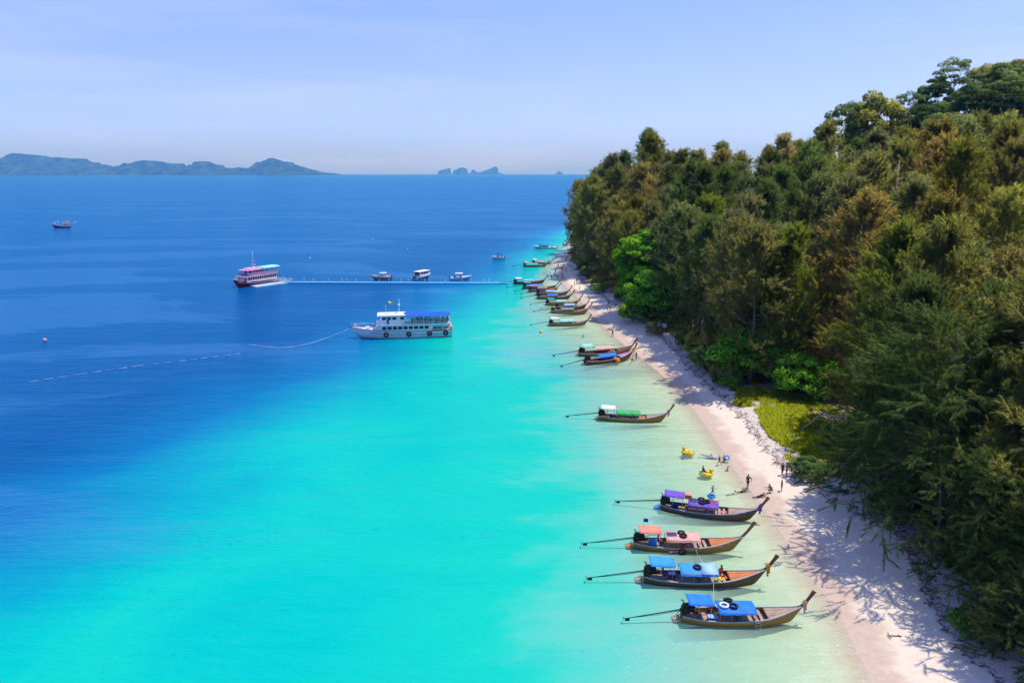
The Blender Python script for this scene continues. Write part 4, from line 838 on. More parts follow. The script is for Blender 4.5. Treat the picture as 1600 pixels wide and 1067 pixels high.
m = MB(); rails(m, [(16.5*k, 1.9, 1.95), (19*k, 1.75, 2.05), (21*k, 1.15, 2.25), (23.6*k, .15, 2.5), (21*k, -1.15, 2.25), (19*k, -1.75, 2.05), (16.5*k, -1.9, 1.95)], .8, 2, .025); m.build('bow_rail', STEEL, fe)
m = MB(); m.box((13.6*k, 0, 4.1), (5.4*k, 3.4, 1.8)); m.add([(16.3*k, -1.7, 3.22), (16.3*k, 1.7, 3.22), (16.3*k, 1.7, 5), (16.3*k, -1.7, 5), (17.4*k, -1.4, 3.22), (17.4*k, 1.4, 3.22), (16.6*k, 1.5, 5), (16.6*k, -1.5, 5)], [(0, 4, 7, 3), (1, 2, 6, 5), (4, 5, 6, 7), (3, 7, 6, 2)])
wh = m.build('wheelhouse', F_WHITE, fe); gs = MB(); gs.box((0, 0, 0), (.85*k, .05, .6)); gs = gs.mesh('window', NONE)
for x in (11.6, 13.4, 14.6, 15.75):
    for sg in (1, -1): w = put('window', gs, wh, GLASS); w.location = (x*k, sg*1.705, 4.5)
m = MB(); m.add([(16.62*k+.03, -1.3, 4.3), (16.62*k+.03, 1.3, 4.3), (16.5*k+.03, 1.35, 4.9), (16.5*k+.03, -1.35, 4.9)], [(0, 1, 2, 3)]); m.box((16.95*k, 0, 4.35), (.06, 2.4, .55), M=Matrix.Rotation(-.42, 3, 'Y')); m.build('windscreen', GLASS, wh)
m = MB(); m.box((14.9*k, 1.72, 4.0), (.55, .05, 1.5)); m.box((14.9*k, -1.72, 4.0), (.55, .05, 1.5)); m.build('door', C_('blue_tinted_door', (.10, .16, .28), rough=.4), wh)
m = MB(); m.box((14.0*k, 0, 5.13), (6.6*k, 4.2, .22)); m.box((14.0*k, 0, 5.27), (6.0*k, 3.7, .1)); m.box((14.4*k, 0, 5.42), (3.2, .9, .12)); m.build('wheelhouse_roof', F_WHITE, fe)
sg = -1; m = MB(); m.sheet([[(x*k, -v*2.45, 5.05+.32*(1-v*v)+.02*math.sin(x*3)) for v in np.linspace(-1, 1, 7)] for x in np.linspace(.4, 11.2, 12)], th=.04); m.sheet([[(x*k, sg*2.45, 5.06) , (x*k, sg*2.47, 4.72)] for x in np.linspace(.4, 11.2, 12)] , th=.0)
m.build('awning', T['royal'], fe)
m = MB()
for x in np.linspace(.6, 10.8, 6):
    for sg in (1, -1): m.tube([(x*k, sg*2.35, 3.2), (x*k, sg*2.4, 5.05)], .035, 5)
m.build('awning_post', F_WHITE, fe)
m = MB(); m.tube([(12.2*k, 0, 5.3), (12.2*k, 0, 8.6)], [.07, .03], 6); m.tube([(12.6*k, .5, 5.3), (12.2*k, 0, 7.2)], .035, 5); m.tube([(12.6*k, -.5, 5.3), (12.2*k, 0, 7.2)], .035, 5); m.box((12.2*k, 0, 7.3), (.5, .9, .08)); m.tube([(15.3*k, .3, 5.4), (15.3*k, .3, 7.4)], .025, 5); m.build('mast', F_WHITE, fe)
gt = MB(); gt.torus((0, 0, 0), .42, .16, 14, 7, M=Matrix.Rotation(math.pi/2, 3, 'X')); gt = gt.mesh('tyre_fender', NONE)
for x, y in ((1.6, 2.45), (5.4, 2.68), (10.2, 2.72), (15.4, 2.55)):
    for sg in (1, -1): o = put('tyre_fender', gt, fe, RUBB); o.location = (x*k, sg*(y+.05), 1.0)
m = MB(); m.box((19.6*k, .2, 2.2), (.9, 1.1, .6)); m.tube([(22.6*k, 0, 2.3), (22.6*k, 0, 3.2)], .08, 6); m.build('anchor_locker', F_WHITE, fe)
m = MB(); m.box((.2, 0, 2.0), (.5, 3.2, .5)); m.box((2.6*k, 0, 1.85), (3.6*k, 1.0, .45)); m.build('bench', T['salmon'], fe)
m = MB()
for x in np.linspace(1.0, 9.4, 8): m.box((x*k, 0, 3.6), (.45, 3.6, .08)); m.box((x*k-.22, 0, 3.85), (.06, 3.6, .5))
m.build('seat_row', T['navy'], fe)  # shade under the awning put into the seats' dark colour
def rope(name, pts, r, mt, lab, cat='rope', n=8):
    q = smooth_line([(p[0], p[1]) for p in pts], n); z = np.interp(np.linspace(0, 1, len(q)), np.linspace(0, 1, len(pts)), [p[2] for p in pts]); m = MB(); m.tube([(a[0], a[1], zz) for a, zz in zip(q, z)], r, 5); return tag(m.build(name, mt), lab, cat)
FM = Matrix.Translation(fe.location)@Matrix.Rotation(FR, 4, 'Z')
b0 = FM@Vector((23.6*k, 0, 2.3))
rl = smooth_line([(b0.x, b0.y)]+[tuple(P(x, y))[:2] for x, y in ((512, 532), (478, 538), (440, 545), (395, 550), (345, 556), (290, 563), (230, 570), (165, 579), (90, 590), (15, 602))], 10); m = MB(); m.tube([(q[0], q[1], max(.04, b0.z*(1-i/22)**2)) for i, q in enumerate(rl[:42])], .03, 5)
rs = random.Random(4); i = 44
while i < len(rl)-3:
    n = rs.choice([2, 2, 3]); m.tube([(q[0], q[1], .03) for q in rl[i:i+n+1]], .03, 5); i += n+rs.choice([1, 1, 2])
tag(m.build('mooring_line', C_('pale_rope', (.62, .66, .66), var=.5, scale=.35)), 'long pale mooring line floating in broken stretches from the ferry bow across deep water', 'rope')
m = MB()   # yellow and white pennant over the wheelhouse
e = link('flag', None); e.location = FM@Vector((14.6*k, .4, 5.4)); tag(e, 'small yellow flag above the wheelhouse of the white ferry', 'flag'); m.tube([(0, 0, 0), (0, 0, 2.6)], .02, 5); m.build('pole', STEEL, e); m = MB(); m.sheet([[(0, 0, 2.6), (0, 0, 2.0)], [(.45, .08, 2.62), (.45, .05, 2.02)], [(.85, -.05, 2.5), (.85, -.03, 1.95)]], th=.01); m.build('cloth', T['yellow'], e)

# pink two deck ferry at the jetty head
pa, pb = P(429, 440), P(371, 449.5); pd = pb-pa; PL = pd.length; pe = link('tour_ferry', None); pe.location = (pa.x, pa.y, 0); PR = math.atan2(pd.y, pd.x); pe.rotation_euler = (0, 0, PR); k = PL/17.0; print('pink', PL)
tag(pe, 'pink and maroon two deck ferry with aqua awning at the jetty head', 'ferry')
F_MAR = C_('maroon_hull_paint', (.28, .02, .08), rough=.5, var=.2, dirt=.2); F_PNK = C_('pink_ferry_paint', (.76, .42, .60), rough=.5, var=.1, dirt=.1); F_PW = C_('pinkish_white_paint', (.80, .66, .74), rough=.5, var=.08, dirt=.1)
S7 = [(0, 2.2, 1.5, 1.9, .1, -.5), (4*k, 2.5, 1.45, 2.3, .05, -.7), (9*k, 2.55, 1.5, 2.3, 0, -.8), (13*k, 2.3, 1.8, 1.6, .05, -.8), (16*k, 1.5, 2.2, .7, .3, -.5), (17.4*k, .8, 2.45, .3, 1.0, .6), (18.6*k, .08, 2.7, .06, 2.5, 2.4)]
m = MB(); loft(m, PL, S7, deck=.2); m.build('hull', F_MAR, pe)
m = MB()
for sg in (1, -1): m.tube([(s[0], sg*(s[1]+.03), s[2]+.02) for s in S7], .09, 5); m.tube([(s[0], sg*(s[1]*.93+.06), s[2]-.55) for s in S7[:6]], .12, 5)
m.build('cream_strake', C_('cream_paint', (.7, .55, .42), dirt=.15), pe)
m = MB(); m.box((7.8*k, 0, 2.35), (13.6*k, 4.5, 1.75)); low = m.build('lower_cabin', F_PW, pe)
gw2 = MB(); gw2.box((0, 0, 0), (.62, .06, .85)); gw2 = gw2.mesh('window', NONE)
for i in range(13):
    for sg in (1, -1): w = put('window', gw2, low, GLASS); w.location = ((1.7+1.0*i)*k, sg*2.25, 2.55)
for y in (-1.5, -.5, .5, 1.5): w = put('window', gw2, low, GLASS); w.location = (14.6*k, y, 2.5); w.rotation_euler = (0, 0, math.pi/2)
m = MB(); m.box((7.7*k, 0, 3.3), (15.0*k, 5.0, .14)); m.build('upper_deck', F_PW, pe)
m = MB(); rails(m, [(13.9*k, 2.4, 3.38), (.4, 2.4, 3.38), (.4, -2.4, 3.38), (13.9*k, -2.4, 3.38), (13.9*k, 2.4, 3.38)], 1.0, 3, .05, .9); m.build('upper_rail', F_PNK, pe)
m = MB()
for sg in (1, -1):
    for x in np.arange(.7, 13.6, .9): m.box((x*k, sg*2.36, 3.85), (.45, .03, .5))
m.build('rail_panel', C_('pink_rail_cloth', (.72, .2, .45), rough=.7), pe)
m = MB(); m.box((9.4*k, 0, 4.25), (4.6*k, 3.8, 1.7)); m.box((12.4*k, 0, 3.8), (.8, 3.6, .9)); up = m.build('wheelhouse', F_PNK, pe)
for i in range(4):
    for sg in (1, -1): w = put('window', gw2, up, GLASS); w.location = ((7.7+1.05*i)*k, sg*1.9, 4.55)
m = MB(); m.box((11.76*k, 0, 4.5), (.08, 3.2, .75)); m.build('windscreen', GLASS, up)
m = MB(); m.box((10.6*k, 0, 5.25), (7.2*k, 4.6, .16)); m.box((10.0*k, 0, 5.5), (5.2*k, 3.4, .4)); m.build('wheelhouse_roof', F_PNK, pe)
m = MB(); m.tube([(9.3*k, 1.2, 5.6), (9.3*k, 1.0, 6.9), (9.3*k, -1.0, 6.9), (9.3*k, -1.2, 5.6)], .12, 6); m.tube([(10.6*k, .5, 5.6), (9.3*k, .5, 6.9)], .08, 5); m.build('roof_arch', F_PNK, pe)
m = MB(); m.tube([(9.3*k, 0, 6.9), (9.3*k, 0, 11.2)], [.07, .03], 6); m.box((9.3*k, 0, 8.0), (.1, 1.2, .06)); m.build('mast', F_WHITE, pe)
m = MB(); m.sheet([[(x*k, -v*2.7, 5.45+.3*(1-v*v)) for v in np.linspace(-1, 1, 7)] for x in np.linspace(-.6, 7.2, 6)], th=.06); m.build('awning', T['aqua'], pe)
m = MB()
for x in (0, 2.2, 4.4, 6.6):
    for sg in (1, -1): m.tube([(max(.3, x)*k, sg*2.4, 3.3), (max(.3, x)*k, sg*2.5, 5.5)], .05, 5)
for sg in (1, -1): m.tube([(14*k, sg*2.3, 3.3), (14*k, sg*2.2, 5.3)], .06, 5)
m.build('awning_post', F_PW, pe)
m = MB(); m.box((13.0*k, 0, 3.75), (1.2, 2.6, .8)); m.build('bench', T['purple'], pe)
m = MB(); rails(m, [(14.6*k, 1.9, 2.0), (16*k, 1.4, 2.2), (18.2*k, .2, 2.6), (16*k, -1.4, 2.2), (14.6*k, -1.9, 2.0)], .7, 2, .03); m.build('bow_rail', F_PW, pe)
m = MB(); m.box((-.5, 0, 1.1), (1.0, 3.6, .2)); m.tube([(-.3, 1.5, 1.2), (-1.6, 1.7, 3.2)], .06, 5); m.sheet([[(-.2, -1.9, 3.1), (-.2, 1.9, 3.1)], [(-1.7, -1.9, 2.6), (-1.7, 1.9, 2.6)]], th=.05); m.build('stern_canopy', T['teal'], pe)

# fishing boat far out
ta, tb_ = P(111, 355.5), P(84, 356.5); td = tb_-ta; TL = td.length; te = link('fishing_boat', None); te.location = (ta.x, ta.y, 0); te.rotation_euler = (0, 0, math.atan2(td.y, td.x)-.12); k = TL/12.0; te.scale = (k, k, k); print('trawler', TL)
tag(te, 'small dark hulled fishing boat with red gantry and white booms out at sea', 'fishing boat')
m = MB(); loft(m, 12, [(0, 1.7, 1.1, 1.4, .1, -.4), (3, 2.0, 1.05, 1.8, 0, -.6), (7, 2.0, 1.35, 1.6, 0, -.7), (10, 1.5, 2.0, .8, .3, -.5), (11.8, .7, 2.7, .3, 1.0, .4), (12.8, .06, 3.1, .05, 2.8, 2.7)], deck=.3); m.build('hull', P_DKBLUE, te)
m = MB()
for sg in (1, -1): m.tube([(0, sg*1.73, 1.15), (3, sg*2.03, 1.1), (7, sg*2.03, 1.4), (10, sg*1.53, 2.05), (11.8, sg*.73, 2.75), (12.8, sg*.08, 3.15)], .14, 5)
m.build('red_gunwale', T['salmon'], te)
m = MB(); m.box((3.2, 0, 2.2), (3.6, 2.6, 2.0)); m.box((3.4, 0, 3.3), (4.4, 3.2, .15)); m.build('wheelhouse', C_('pale_blue_paint', (.5, .62, .68), dirt=.2), te)
m = MB()
for x in (2.0, 3.2, 4.4):
    for sg in (1, -1): m.box((x, sg*1.31, 2.6), (.7, .05, .6))
m.build('window', GLASS, te)
m = MB()
for x in (1.0, 4.6):
    for sg in (1, -1): m.tube([(x, sg*1.5, 1.2), (x, sg*1.2, 5.4)], .09, 5)
    m.tube([(x, -1.2, 5.4), (x, 1.2, 5.4)], .09, 5); m.tube([(x, -1.3, 4.4), (x, 1.3, 4.4)], .07, 5)
for sg in (1, -1): m.tube([(1.0, sg*1.2, 5.4), (4.6, sg*1.2, 5.4)], .08, 5); m.tube([(1.0, sg*1.2, 4.4), (7.5, sg*1.2, 4.0)], .07, 5)
m.build('gantry', T['salmon'], te)
m = MB(); m.tube([(9.4, .5, 1.6), (8.2, 1.0, 5.8)], .12, 6); m.tube([(10.4, -.3, 2.0), (10.8, -.7, 5.0)], .12, 6); m.tube([(.6, .5, 2.4), (-4.2, 1.0, 4.6)], .09, 5); m.build('boom', F_WHITE, te)
m = MB(); m.box((7.4, 0, 1.6), (1.4, 1.6, .8)); m.ball((1, 0, 1.6), (.8, 1.0, .5)); m.build('deck_gear', T['teal'], te)

# speedboats
def speedboat(px, label, L=8.0, rot=0.0, kind='ttop', hullm=F_WHITE, top='white', y=None, bm=1.25):
    p = P(*px); e = link('speedboat', None); e.location = (p.x, p.y, 0); e.rotation_euler = (0, 0, rot); tag(e, label, 'speedboat'); h = L/2
    m = MB(); loft(m, L, [(-h, bm, .85, bm*.85, .1, -.3), (-h*.3, bm*1.05, .9, bm*.9, .05, -.35), (h*.35, bm, 1.05, bm*.6, .2, -.3), (h*.75, bm*.62, 1.2, bm*.25, .5, .1), (h*1.02, .06, 1.35, .04, 1.1, 1.0)], deck=.1); m.build('hull', hullm, e)
    m = MB()
    for sg in (1, -1): m.tube([(-h, sg*bm, .86), (-h*.3, sg*bm*1.05, .9), (h*.35, sg*bm, 1.05), (h*.75, sg*bm*.62, 1.2), (h*1.02, sg*.06, 1.36)], .24 if kind == 'rib' else .07, 7)
    m.build('rub_rail' if kind != 'rib' else 'inflatable_tube', P_GREY if kind == 'rib' else F_WHITE, e)
    m = MB()
    for sg in (.4, -.4): m = MB(); m.box((-h-.25, sg, .95), (.4, .36, .75), taper=.75); m.box((-h-.28, sg, .3), (.16, .12, .7)); m.build('outboard_motor', BLACK, e)
    if kind == 'cabin':
        m = MB(); m.box((-.2, 0, 1.75), (L*.62, bm*1.8, 1.5), taper=.93); cb = m.build('cabin', hullm, e); m = MB(); m.box((-.2, 0, 2.56), (L*.7, bm*1.95, .14)); m.build('roof', hullm, e)
        for i in range(3):
            for sg in (1, -1): m = MB(); m.box((-1.6+1.3*i, sg*bm*.885, 1.95), (.95, .08, .5)); m.build('window', GLASS, cb)
        m = MB(); m.box((-.2-L*.31-.01, 0, 1.75), (.06, bm*1.45, 1.15)); m.build('stern_opening_shade', C_('cabin_interior_shade', (.05, .06, .10), rough=.8), cb)  # dark plate on the solid cabin; shade of the opening put into colour
    else:
        lo, hi = (-h*.55, h*.2) if kind != 'long' else (-h*.35, h*.45)
        m = MB(); m.sheet([[(x, -v*bm*.98, 2.3+.08*(1-v*v)) for v in (-1, 0, 1)] for x in np.linspace(lo, hi, 4)], th=.07); m.build('sun_top', T[top], e)
        m = MB()
        for x in (lo+.2, hi-.2):
            for sg in (1, -1): m.tube([(x, sg*bm*.85, .9), (x, sg*bm*.85, 2.3)], .04, 5)
        m.build('top_frame', STEEL, e)
        m = MB(); m.box((-.1, 0, 1.1), (.6, .8, .5)); m.box((-h*.6, 0, 1.05), (.6, bm*1.6, .45)); m.build('console_seat', T['navy'] if kind != 'rib' else T['salmon'], e)
        m = MB(); m.box((.35, 0, 1.55), (.06, 1.1, .45), M=Matrix.Rotation(-.4, 3, 'Y')); m.build('windscreen', GLASS, e)
        if kind == 'long': m = MB(); m.box((.2, 0, 1.2), (L*.4, bm*1.6, .4)); m.build('seat_row', T['magenta'], e)
    return e
speedboat((596, 436.5), 'grey inflatable speedboat with flat white top, first behind the jetty from the ferry', 6.6, .12+math.pi, 'rib', P_GREY)
speedboat((660, 434.5), 'white cabin speedboat seen from its stern behind the jetty', 8.6, 1.02, 'cabin', bm=1.45)
speedboat((720, 437), 'white open speedboat with a flat white top and bow to the beach', 7.2, .10, 'ttop')
speedboat((778, 405), 'small white motorboat alone beyond the jetty', 5.4, .2+math.pi, 'ttop', top='navy')
speedboat((851, 388.5), 'long white speedboat with blue top and red seats off the headland', 12.0, math.pi-.12, 'long', top='blue', bm=1.5)

# floating jetty of blue plastic cubes
ja, jb = P(443, 442), P(802, 443.5); jd = jb-ja; JL = jd.length; je = link('floating_jetty', None); je.location = (ja.x, ja.y, 0); JR = math.atan2(jd.y, jd.x); je.rotation_euler = (0, 0, JR)
tag(je, 'long pale blue floating jetty of plastic cubes from the beach to the pink ferry', 'jetty'); print('jetty', JL)
J_C = C_('pale_blue_plastic', (.16, .46, .74), rough=.5, var=.15, scale=.7); J_P = C_('white_plastic', (.74, .78, .80), rough=.5, var=.08)
m = MB()
for i in range(4):
    for j in range(4): m.box((.25+.5*i, -.75+.5*j, .12), (.47, .47, .5), taper=.94)
G_PON = m.mesh('pontoon', NONE); n = int(JL/2)
for i in range(n): put('pontoon', G_PON, je, J_C).location = (i*2.0, .03*math.sin(i*1.7), .0)
m = MB(); m.tube([(0, 0, .3), (0, 0, 1.35)], [.07, .05], 6); m.ball((0, 0, 1.4), .09, seg=6, rings=4); G_STN = m.mesh('stanchion', NONE)
rs = random.Random(6); x = 1.0
while x < JL*.9: put('stanchion', G_STN, je, J_P).location = (x, .85 if rs.random() < .75 else -.85, 0); x += rs.choice([1.6, 3.2, 4.2, 5.5, 2.4])
he = link('jetty_head', None); he.location = P(445, 441); tag(he, 'wide pale landing stage slanting from the jetty to the pink ferry', 'jetty'); hv = P(392, 448.0)-P(445, 441); he.rotation_euler = (0, 0, math.atan2(hv.y, hv.x)); hn_ = int(hv.length/2)+1
for i in range(hn_):
    for j in (-1, 1): put('pontoon', G_PON, he, J_P if j > 0 else J_C).location = (i*2.0-1, j*1.02+1, 0)
m = MB(); rails(m, [(-.8, -.9, .35), (4.5, -.9, .35)], 1.1, 2, .05, 1.7); rails(m, [(-.8, 2.9, .35), (6, 2.9, .35)], 1.1, 2, .05, 1.7); m.build('handrail', J_P, he)

# buoys
def buoy(px, r, c, label):
    p = P(*px); e = link('buoy', None); e.location = (p.x, p.y, 0); tag(e, label, 'buoy'); m = MB(); m.ball((0, 0, r*.55), r, seg=12, rings=8); m.build('float', c, e); m = MB(); m.torus((0, 0, r*1.55), r*.22, r*.07, 8, 5, M=Matrix.Rotation(math.pi/2, 3, 'X')); m.build('lifting_eye', STEEL, e)
buoy((70, 533), .42, T['pink'], 'round pinkish red buoy alone in the deep water')
buoy((845, 520), .42, T['yellow'], 'round yellow buoy off the nearest of the far row')
buoy((484, 404), .34, P_WHITE, 'small white buoy beyond the jetty and pink ferry')
buoy((582, 374), .34, P_WHITE, 'white buoy dot far out above the speedboats')
buoy((637, 390), .3, P_WHITE, 'white buoy beyond the cabin speedboat')
buoy((965, 566), .5, T['orange'], 'big orange float beside the pink sided longtail')
buoy((608, 474), .4, T['yellow'], 'yellow float between the jetty and the white ferry')
# ------------------------------------------------------------------ people
def skel(pose, H=1.68):
    """joint positions for a pose: x forward, y left, z up; feet (or seat) at z 0"""
    J = {}; h = H/1.7
    def leg(s, hip, a1, a2, sp=.0):
        k = hip+Vector((math.sin(a1)*.43, s*sp, -math.cos(a1)*.43)); f = k+Vector((math.sin(a1-a2)*.42, s*sp*.4, -math.cos(a1-a2)*.42)); t = f+Vector((.15, s*.02, -.045)) if abs(a1-a2) < 1.2 else f+Vector((.05, 0, -.14)); return k, f, t
    def arm(s, sh, a1, a2, out):
        e = sh+Vector((math.sin(a1)*.29, s*math.sin(out)*.29, -math.cos(a1)*math.cos(out)*.29)); w = e+Vector((math.sin(a1+a2)*.26, s*math.sin(out*.6)*.26, -math.cos(a1+a2)*math.cos(out*.6)*.26)); return e, w
    cfg = dict(stand=(.93, 0, (.03, .0), (-.05, .05), (.1, .2, .15), (-.05, .15, .15)), akimbo=(.93, 0, (.06, .0), (-.04, .02), (-.35, .95, .75), (.05, .1, .12)), walk=(.91, .05, (.42, .12), (-.32, .35), (-.4, .3, .12), (.45, .4, .12)), run=(.90, .16, (.75, .9), (-.5, .7), (-.7, 1.2, .2), (.7, 1.3, .2)),
        sit=(.12, -.1, (1.45, .25), (1.3, .5), (.35, .5, .2), (.2, .6, .3)), crouch=(.34, .5, (1.75, 2.3), (1.5, 2.2), (.9, .5, .15), (.8, .6, .15)), seat=(.5, -.05, (1.5, 1.45), (1.5, 1.5), (.5, .7, .1), (.4, .8, .1)), swim=(-.55, .25, (.3, .5), (-.2, .4), (1.2, .4, .5), (1.0, .4, .7)), lie=(.16, 1.15, (-1.45, .1), (-1.5, .05), (.95, .55, .25), (.95, .55, .25)))[pose]
    hz, lean, L1, L2, A1, A2 = cfg; hip = Vector((0, 0, hz)); up = Vector((math.sin(lean), 0, math.cos(lean))); J['pelvis'] = hip
    J['waist'] = hip+up*.17; J['chest'] = hip+up*.36; J['neck'] = hip+up*.52; hu = (up+Vector((0, 0, .7 if lean > .3 else 0))+Vector((.06, 0, 0))).normalized(); J['head0'] = J['neck']+hu*.10; J['head'] = J['neck']+hu*.20; J['crown'] = J['neck']+hu*.275
    for s, n, L, A in ((1, 'l', L1, A1), (-1, 'r', L2, A2)):
        hp = hip+Vector((0, s*.10, -.03)); J['hip_'+n] = hp; J['knee_'+n], J['foot_'+n], J['toe_'+n] = leg(s, hp, *L)
        sh = hip+up*.47+Vector((0, s*.185, 0)); J['sh_'+n] = sh; J['elb_'+n], J['wr_'+n] = arm(s, sh, *A); d = (J['wr_'+n]-J['elb_'+n]).normalized(); J['hand_'+n] = J['wr_'+n]+d*.08
    return {a: b*h for a, b in J.items()}
RAD = dict(pelvis=.135, waist=.115, chest=.135, neck=.055, head0=.075, head=.098, crown=.062, hip=.088, knee=.058, foot=.042, toe=.034, sh=.062, elb=.042, wr=.03, hand=.036)
EDG = [('pelvis', 'waist'), ('waist', 'chest'), ('chest', 'neck'), ('neck', 'head0'), ('head0', 'head'), ('head', 'crown')]+[e for n in 'lr' for e in (('pelvis', 'hip_'+n), ('hip_'+n, 'knee_'+n), ('knee_'+n, 'foot_'+n), ('foot_'+n, 'toe_'+n), ('chest', 'sh_'+n), ('sh_'+n, 'elb_'+n), ('elb_'+n, 'wr_'+n), ('wr_'+n, 'hand_'+n))]
def person_meshes(pose):
    J = skel(pose); names = list(J); me = bpy.data.meshes.new('body'); me.from_pydata([tuple(J[n]) for n in names], [(names.index(a), names.index(b)) for a, b in EDG], []); o = link('body_tmp', me)
    md = o.modifiers.new('skin', 'SKIN'); md.use_smooth_shade = True
    for v, n in zip(me.skin_vertices[0].data, names): r = RAD[n.split('_')[0]]; v.radius = (r*(.8 if n in ('chest', 'pelvis', 'waist') else 1), r*(1.15 if n in ('chest', 'pelvis') else 1)); v.use_root = n == 'pelvis'
    o.modifiers.new('sub', 'SUBSURF').levels = 1
    dg = bpy.context.evaluated_depsgraph_get(); ev = o.evaluated_get(dg); em = ev.to_mesh(); V = [v.co.copy() for v in em.vertices]; Nn = [v.normal.copy() for v in em.vertices]; F = [tuple(p.vertices) for p in em.polygons]; ev.to_mesh_clear(); bpy.data.objects.remove(o)
    segs = [(J[a], J[b], a, b) for a, b in EDG]
    def near(p):
        best = (9, '')
        for a, b, na, nb in segs:
            d = b-a; t = max(0, min(1, (p-a).dot(d)/max(d.length_squared, 1e-9))); q = (p-a-d*t).length
            if q < best[0]: best = (q, nb if t > .35 else na, t, nb)
        return best
    lab = [near(v) for v in V]; m = MB(); m.add(V, F, 0, True)
    hd = J['head']; fw = Vector((1, 0, 0)); up = (J['crown']-J['neck']).normalized(); fw = (fw-up*fw.dot(up)).normalized(); sd = up.cross(fw)
    m.ball(hd+fw*.10-up*.012, (.022, .018, .026), 0, 6, 4); m.box(hd+fw*.092-up*.055, (.012, .045, .012), 1)
    for s in (1, -1):
        m.ball(hd+fw*.088+sd*.036*s+up*.012, .013, 1, 6, 4); m.ball(hd+sd*.1*s-up*.005, (.02, .014, .03), 0, 6, 4)
    for n in 'lr':
        d = (J['hand_'+n]-J['wr_'+n]).normalized(); sx = d.cross(Vector((0, 1, 0))); sx = sx.normalized() if sx.length > .1 else Vector((1, 0, 0))
        for q in range(4): b = J['hand_'+n]+sx*(q-1.5)*.02; m.tube([b, b+d*(.05-.006*abs(q-1.5)), b+d*(.085-.008*abs(q-1.5))+Vector((0, .012 if n == 'r' else -.012, 0))], [.0095, .009, .007], 5)
        b = J['wr_'+n]+d*.04; m.tube([b, b+sx*.035+d*.03, b+sx*.045+d*.065], [.011, .010, .008], 5)
    body = m.mesh('body', [NONE, NONE])
    def shell(name, test, off):
        fs = [f for f in F if all(test(lab[i], V[i]) for i in f)]; ids = sorted({i for f in fs for i in f}); mp_ = {i: k for k, i in enumerate(ids)}; q = MB(); q.add([V[i]+Nn[i]*off for i in ids], [tuple(mp_[i] for i in f) for f in fs], 0, True); return q.mesh(name, NONE)
    shirt = shell('shirt', lambda l, v: l[1].split('_')[0] in ('chest', 'waist', 'sh', 'elb') and not (l[1].startswith('elb') and l[3].startswith('wr')), .016)
    shorts = shell('shorts', lambda l, v: l[1].split('_')[0] in ('pelvis', 'hip') or (l[1].startswith('knee') and l[2] < .8), .014)
    hair = shell('hair', lambda l, v: l[1] in ('head', 'crown', 'head0') and ((v-hd).dot(up) > .03 or (v-hd).dot(fw) < -.02) and (v-hd).dot(up) > -.06, .014)
    return body, shirt, shorts, hair
PM = {p: person_meshes(p) for p in ('stand', 'akimbo', 'walk', 'run', 'sit', 'crouch', 'seat', 'swim', 'lie')}
SKIN = [C_('tan_skin', (.36, .20, .13), rough=.6, var=.06), C_('brown_skin', (.22, .12, .075), rough=.6, var=.06)]; HAIR = C_('black_hair', (.012, .01, .01), rough=.6, var=.2); LIPS = C_('dark_features', (.06, .03, .025), rough=.6)
CL = {n: C_('cloth_'+n.replace(' ', '_'), c, rough=.85, var=.1) for n, c in dict(navy=(.015, .022, .09), black=(.012, .012, .016), blue=(.03, .06, .28), white=(.75, .74, .76), pink=(.7, .10, .32), lilac=(.55, .42, .62), red=(.5, .03, .03), teal=(.02, .22, .24), orange=(.8, .2, .03), grey=(.25, .25, .28), yellow=(.8, .65, .05)).items()}
def person(loc, pose, rz, shirt, shorts, label, H=1.68, group=None, skin=0, dz=0.0):
    if len(loc) == 2:
        p = P(*loc); z = ground_z(p.x, p.y); p = P(loc[0], loc[1], z) if z > 0 else p; z = ground_z(p.x, p.y)
        loc = (p.x, p.y, max(z, -.5) if pose != 'swim' else 0.0)
    e = link('person', None); e.location = (loc[0], loc[1], loc[2]+dz); e.rotation_euler = (0, 0, rz); s = H/1.68; e.scale = (s, s, s); b, sh, so, ha = PM[pose]
    put('body', b, e, [SKIN[skin], LIPS])
    if shirt: put('shirt', sh, e, CL[shirt])
    if shorts: put('shorts', so, e, CL[shorts])
    put('hair', ha, e, HAIR); return tag(e, label, 'person', group)
PI = math.pi
person((1124, 725), 'walk', 2.6, 'black', 'black', 'child in dark swimwear wading beside the grey float', 1.3)
person((1133, 721), 'crouch', 2.2, 'blue', 'blue', 'bending child with a blue swim ring at the water edge', 1.35)
person((1137, 734), 'sit', 3.4, 'white', 'pink', 'small girl in white and pink sitting at the water edge', 1.15)
person((1168, 762), 'akimbo', 3.8, 'navy', 'navy', 'man in navy with hand on hip standing over the bathers', 1.72)
person((1206, 769), 'crouch', 3.0, 'navy', 'navy', 'person in navy squatting on the sand near the purple longtail bow', 1.68)
person((1221, 766), 'stand', 3.2, 'blue', 'navy', 'child in blue standing alone below the couple', 1.35)
person((1222, 741), 'stand', 0.4, 'black', 'black', 'person in black standing left in the couple on the shaded sand', 1.58)
person((1228.5, 743), 'stand', 2.9, 'blue', 'blue', 'taller person in long blue clothes standing right in the couple', 1.76)
person((1113, 769), 'run', 0.1, 'lilac', 'black', 'child in lilac top running through the shallows', 1.3)
person((1160, 768), 'lie', 0.15, 'teal', 'black', 'bather in dark teal lying on elbows in the shallows', 1.55)
person((1186, 777), 'lie', 0.1, 'black', 'navy', 'bather in black lying where the water meets the sand', 1.55)
person((1143, 770), 'lie', 0.3, 'white', 'white', 'bather in white lying low in the shallows left of the teal one', 1.4)
person((1111, 774), 'swim', 1.0, 'navy', 'navy', 'child with a blue float half under water behind the purple longtail', 1.35)
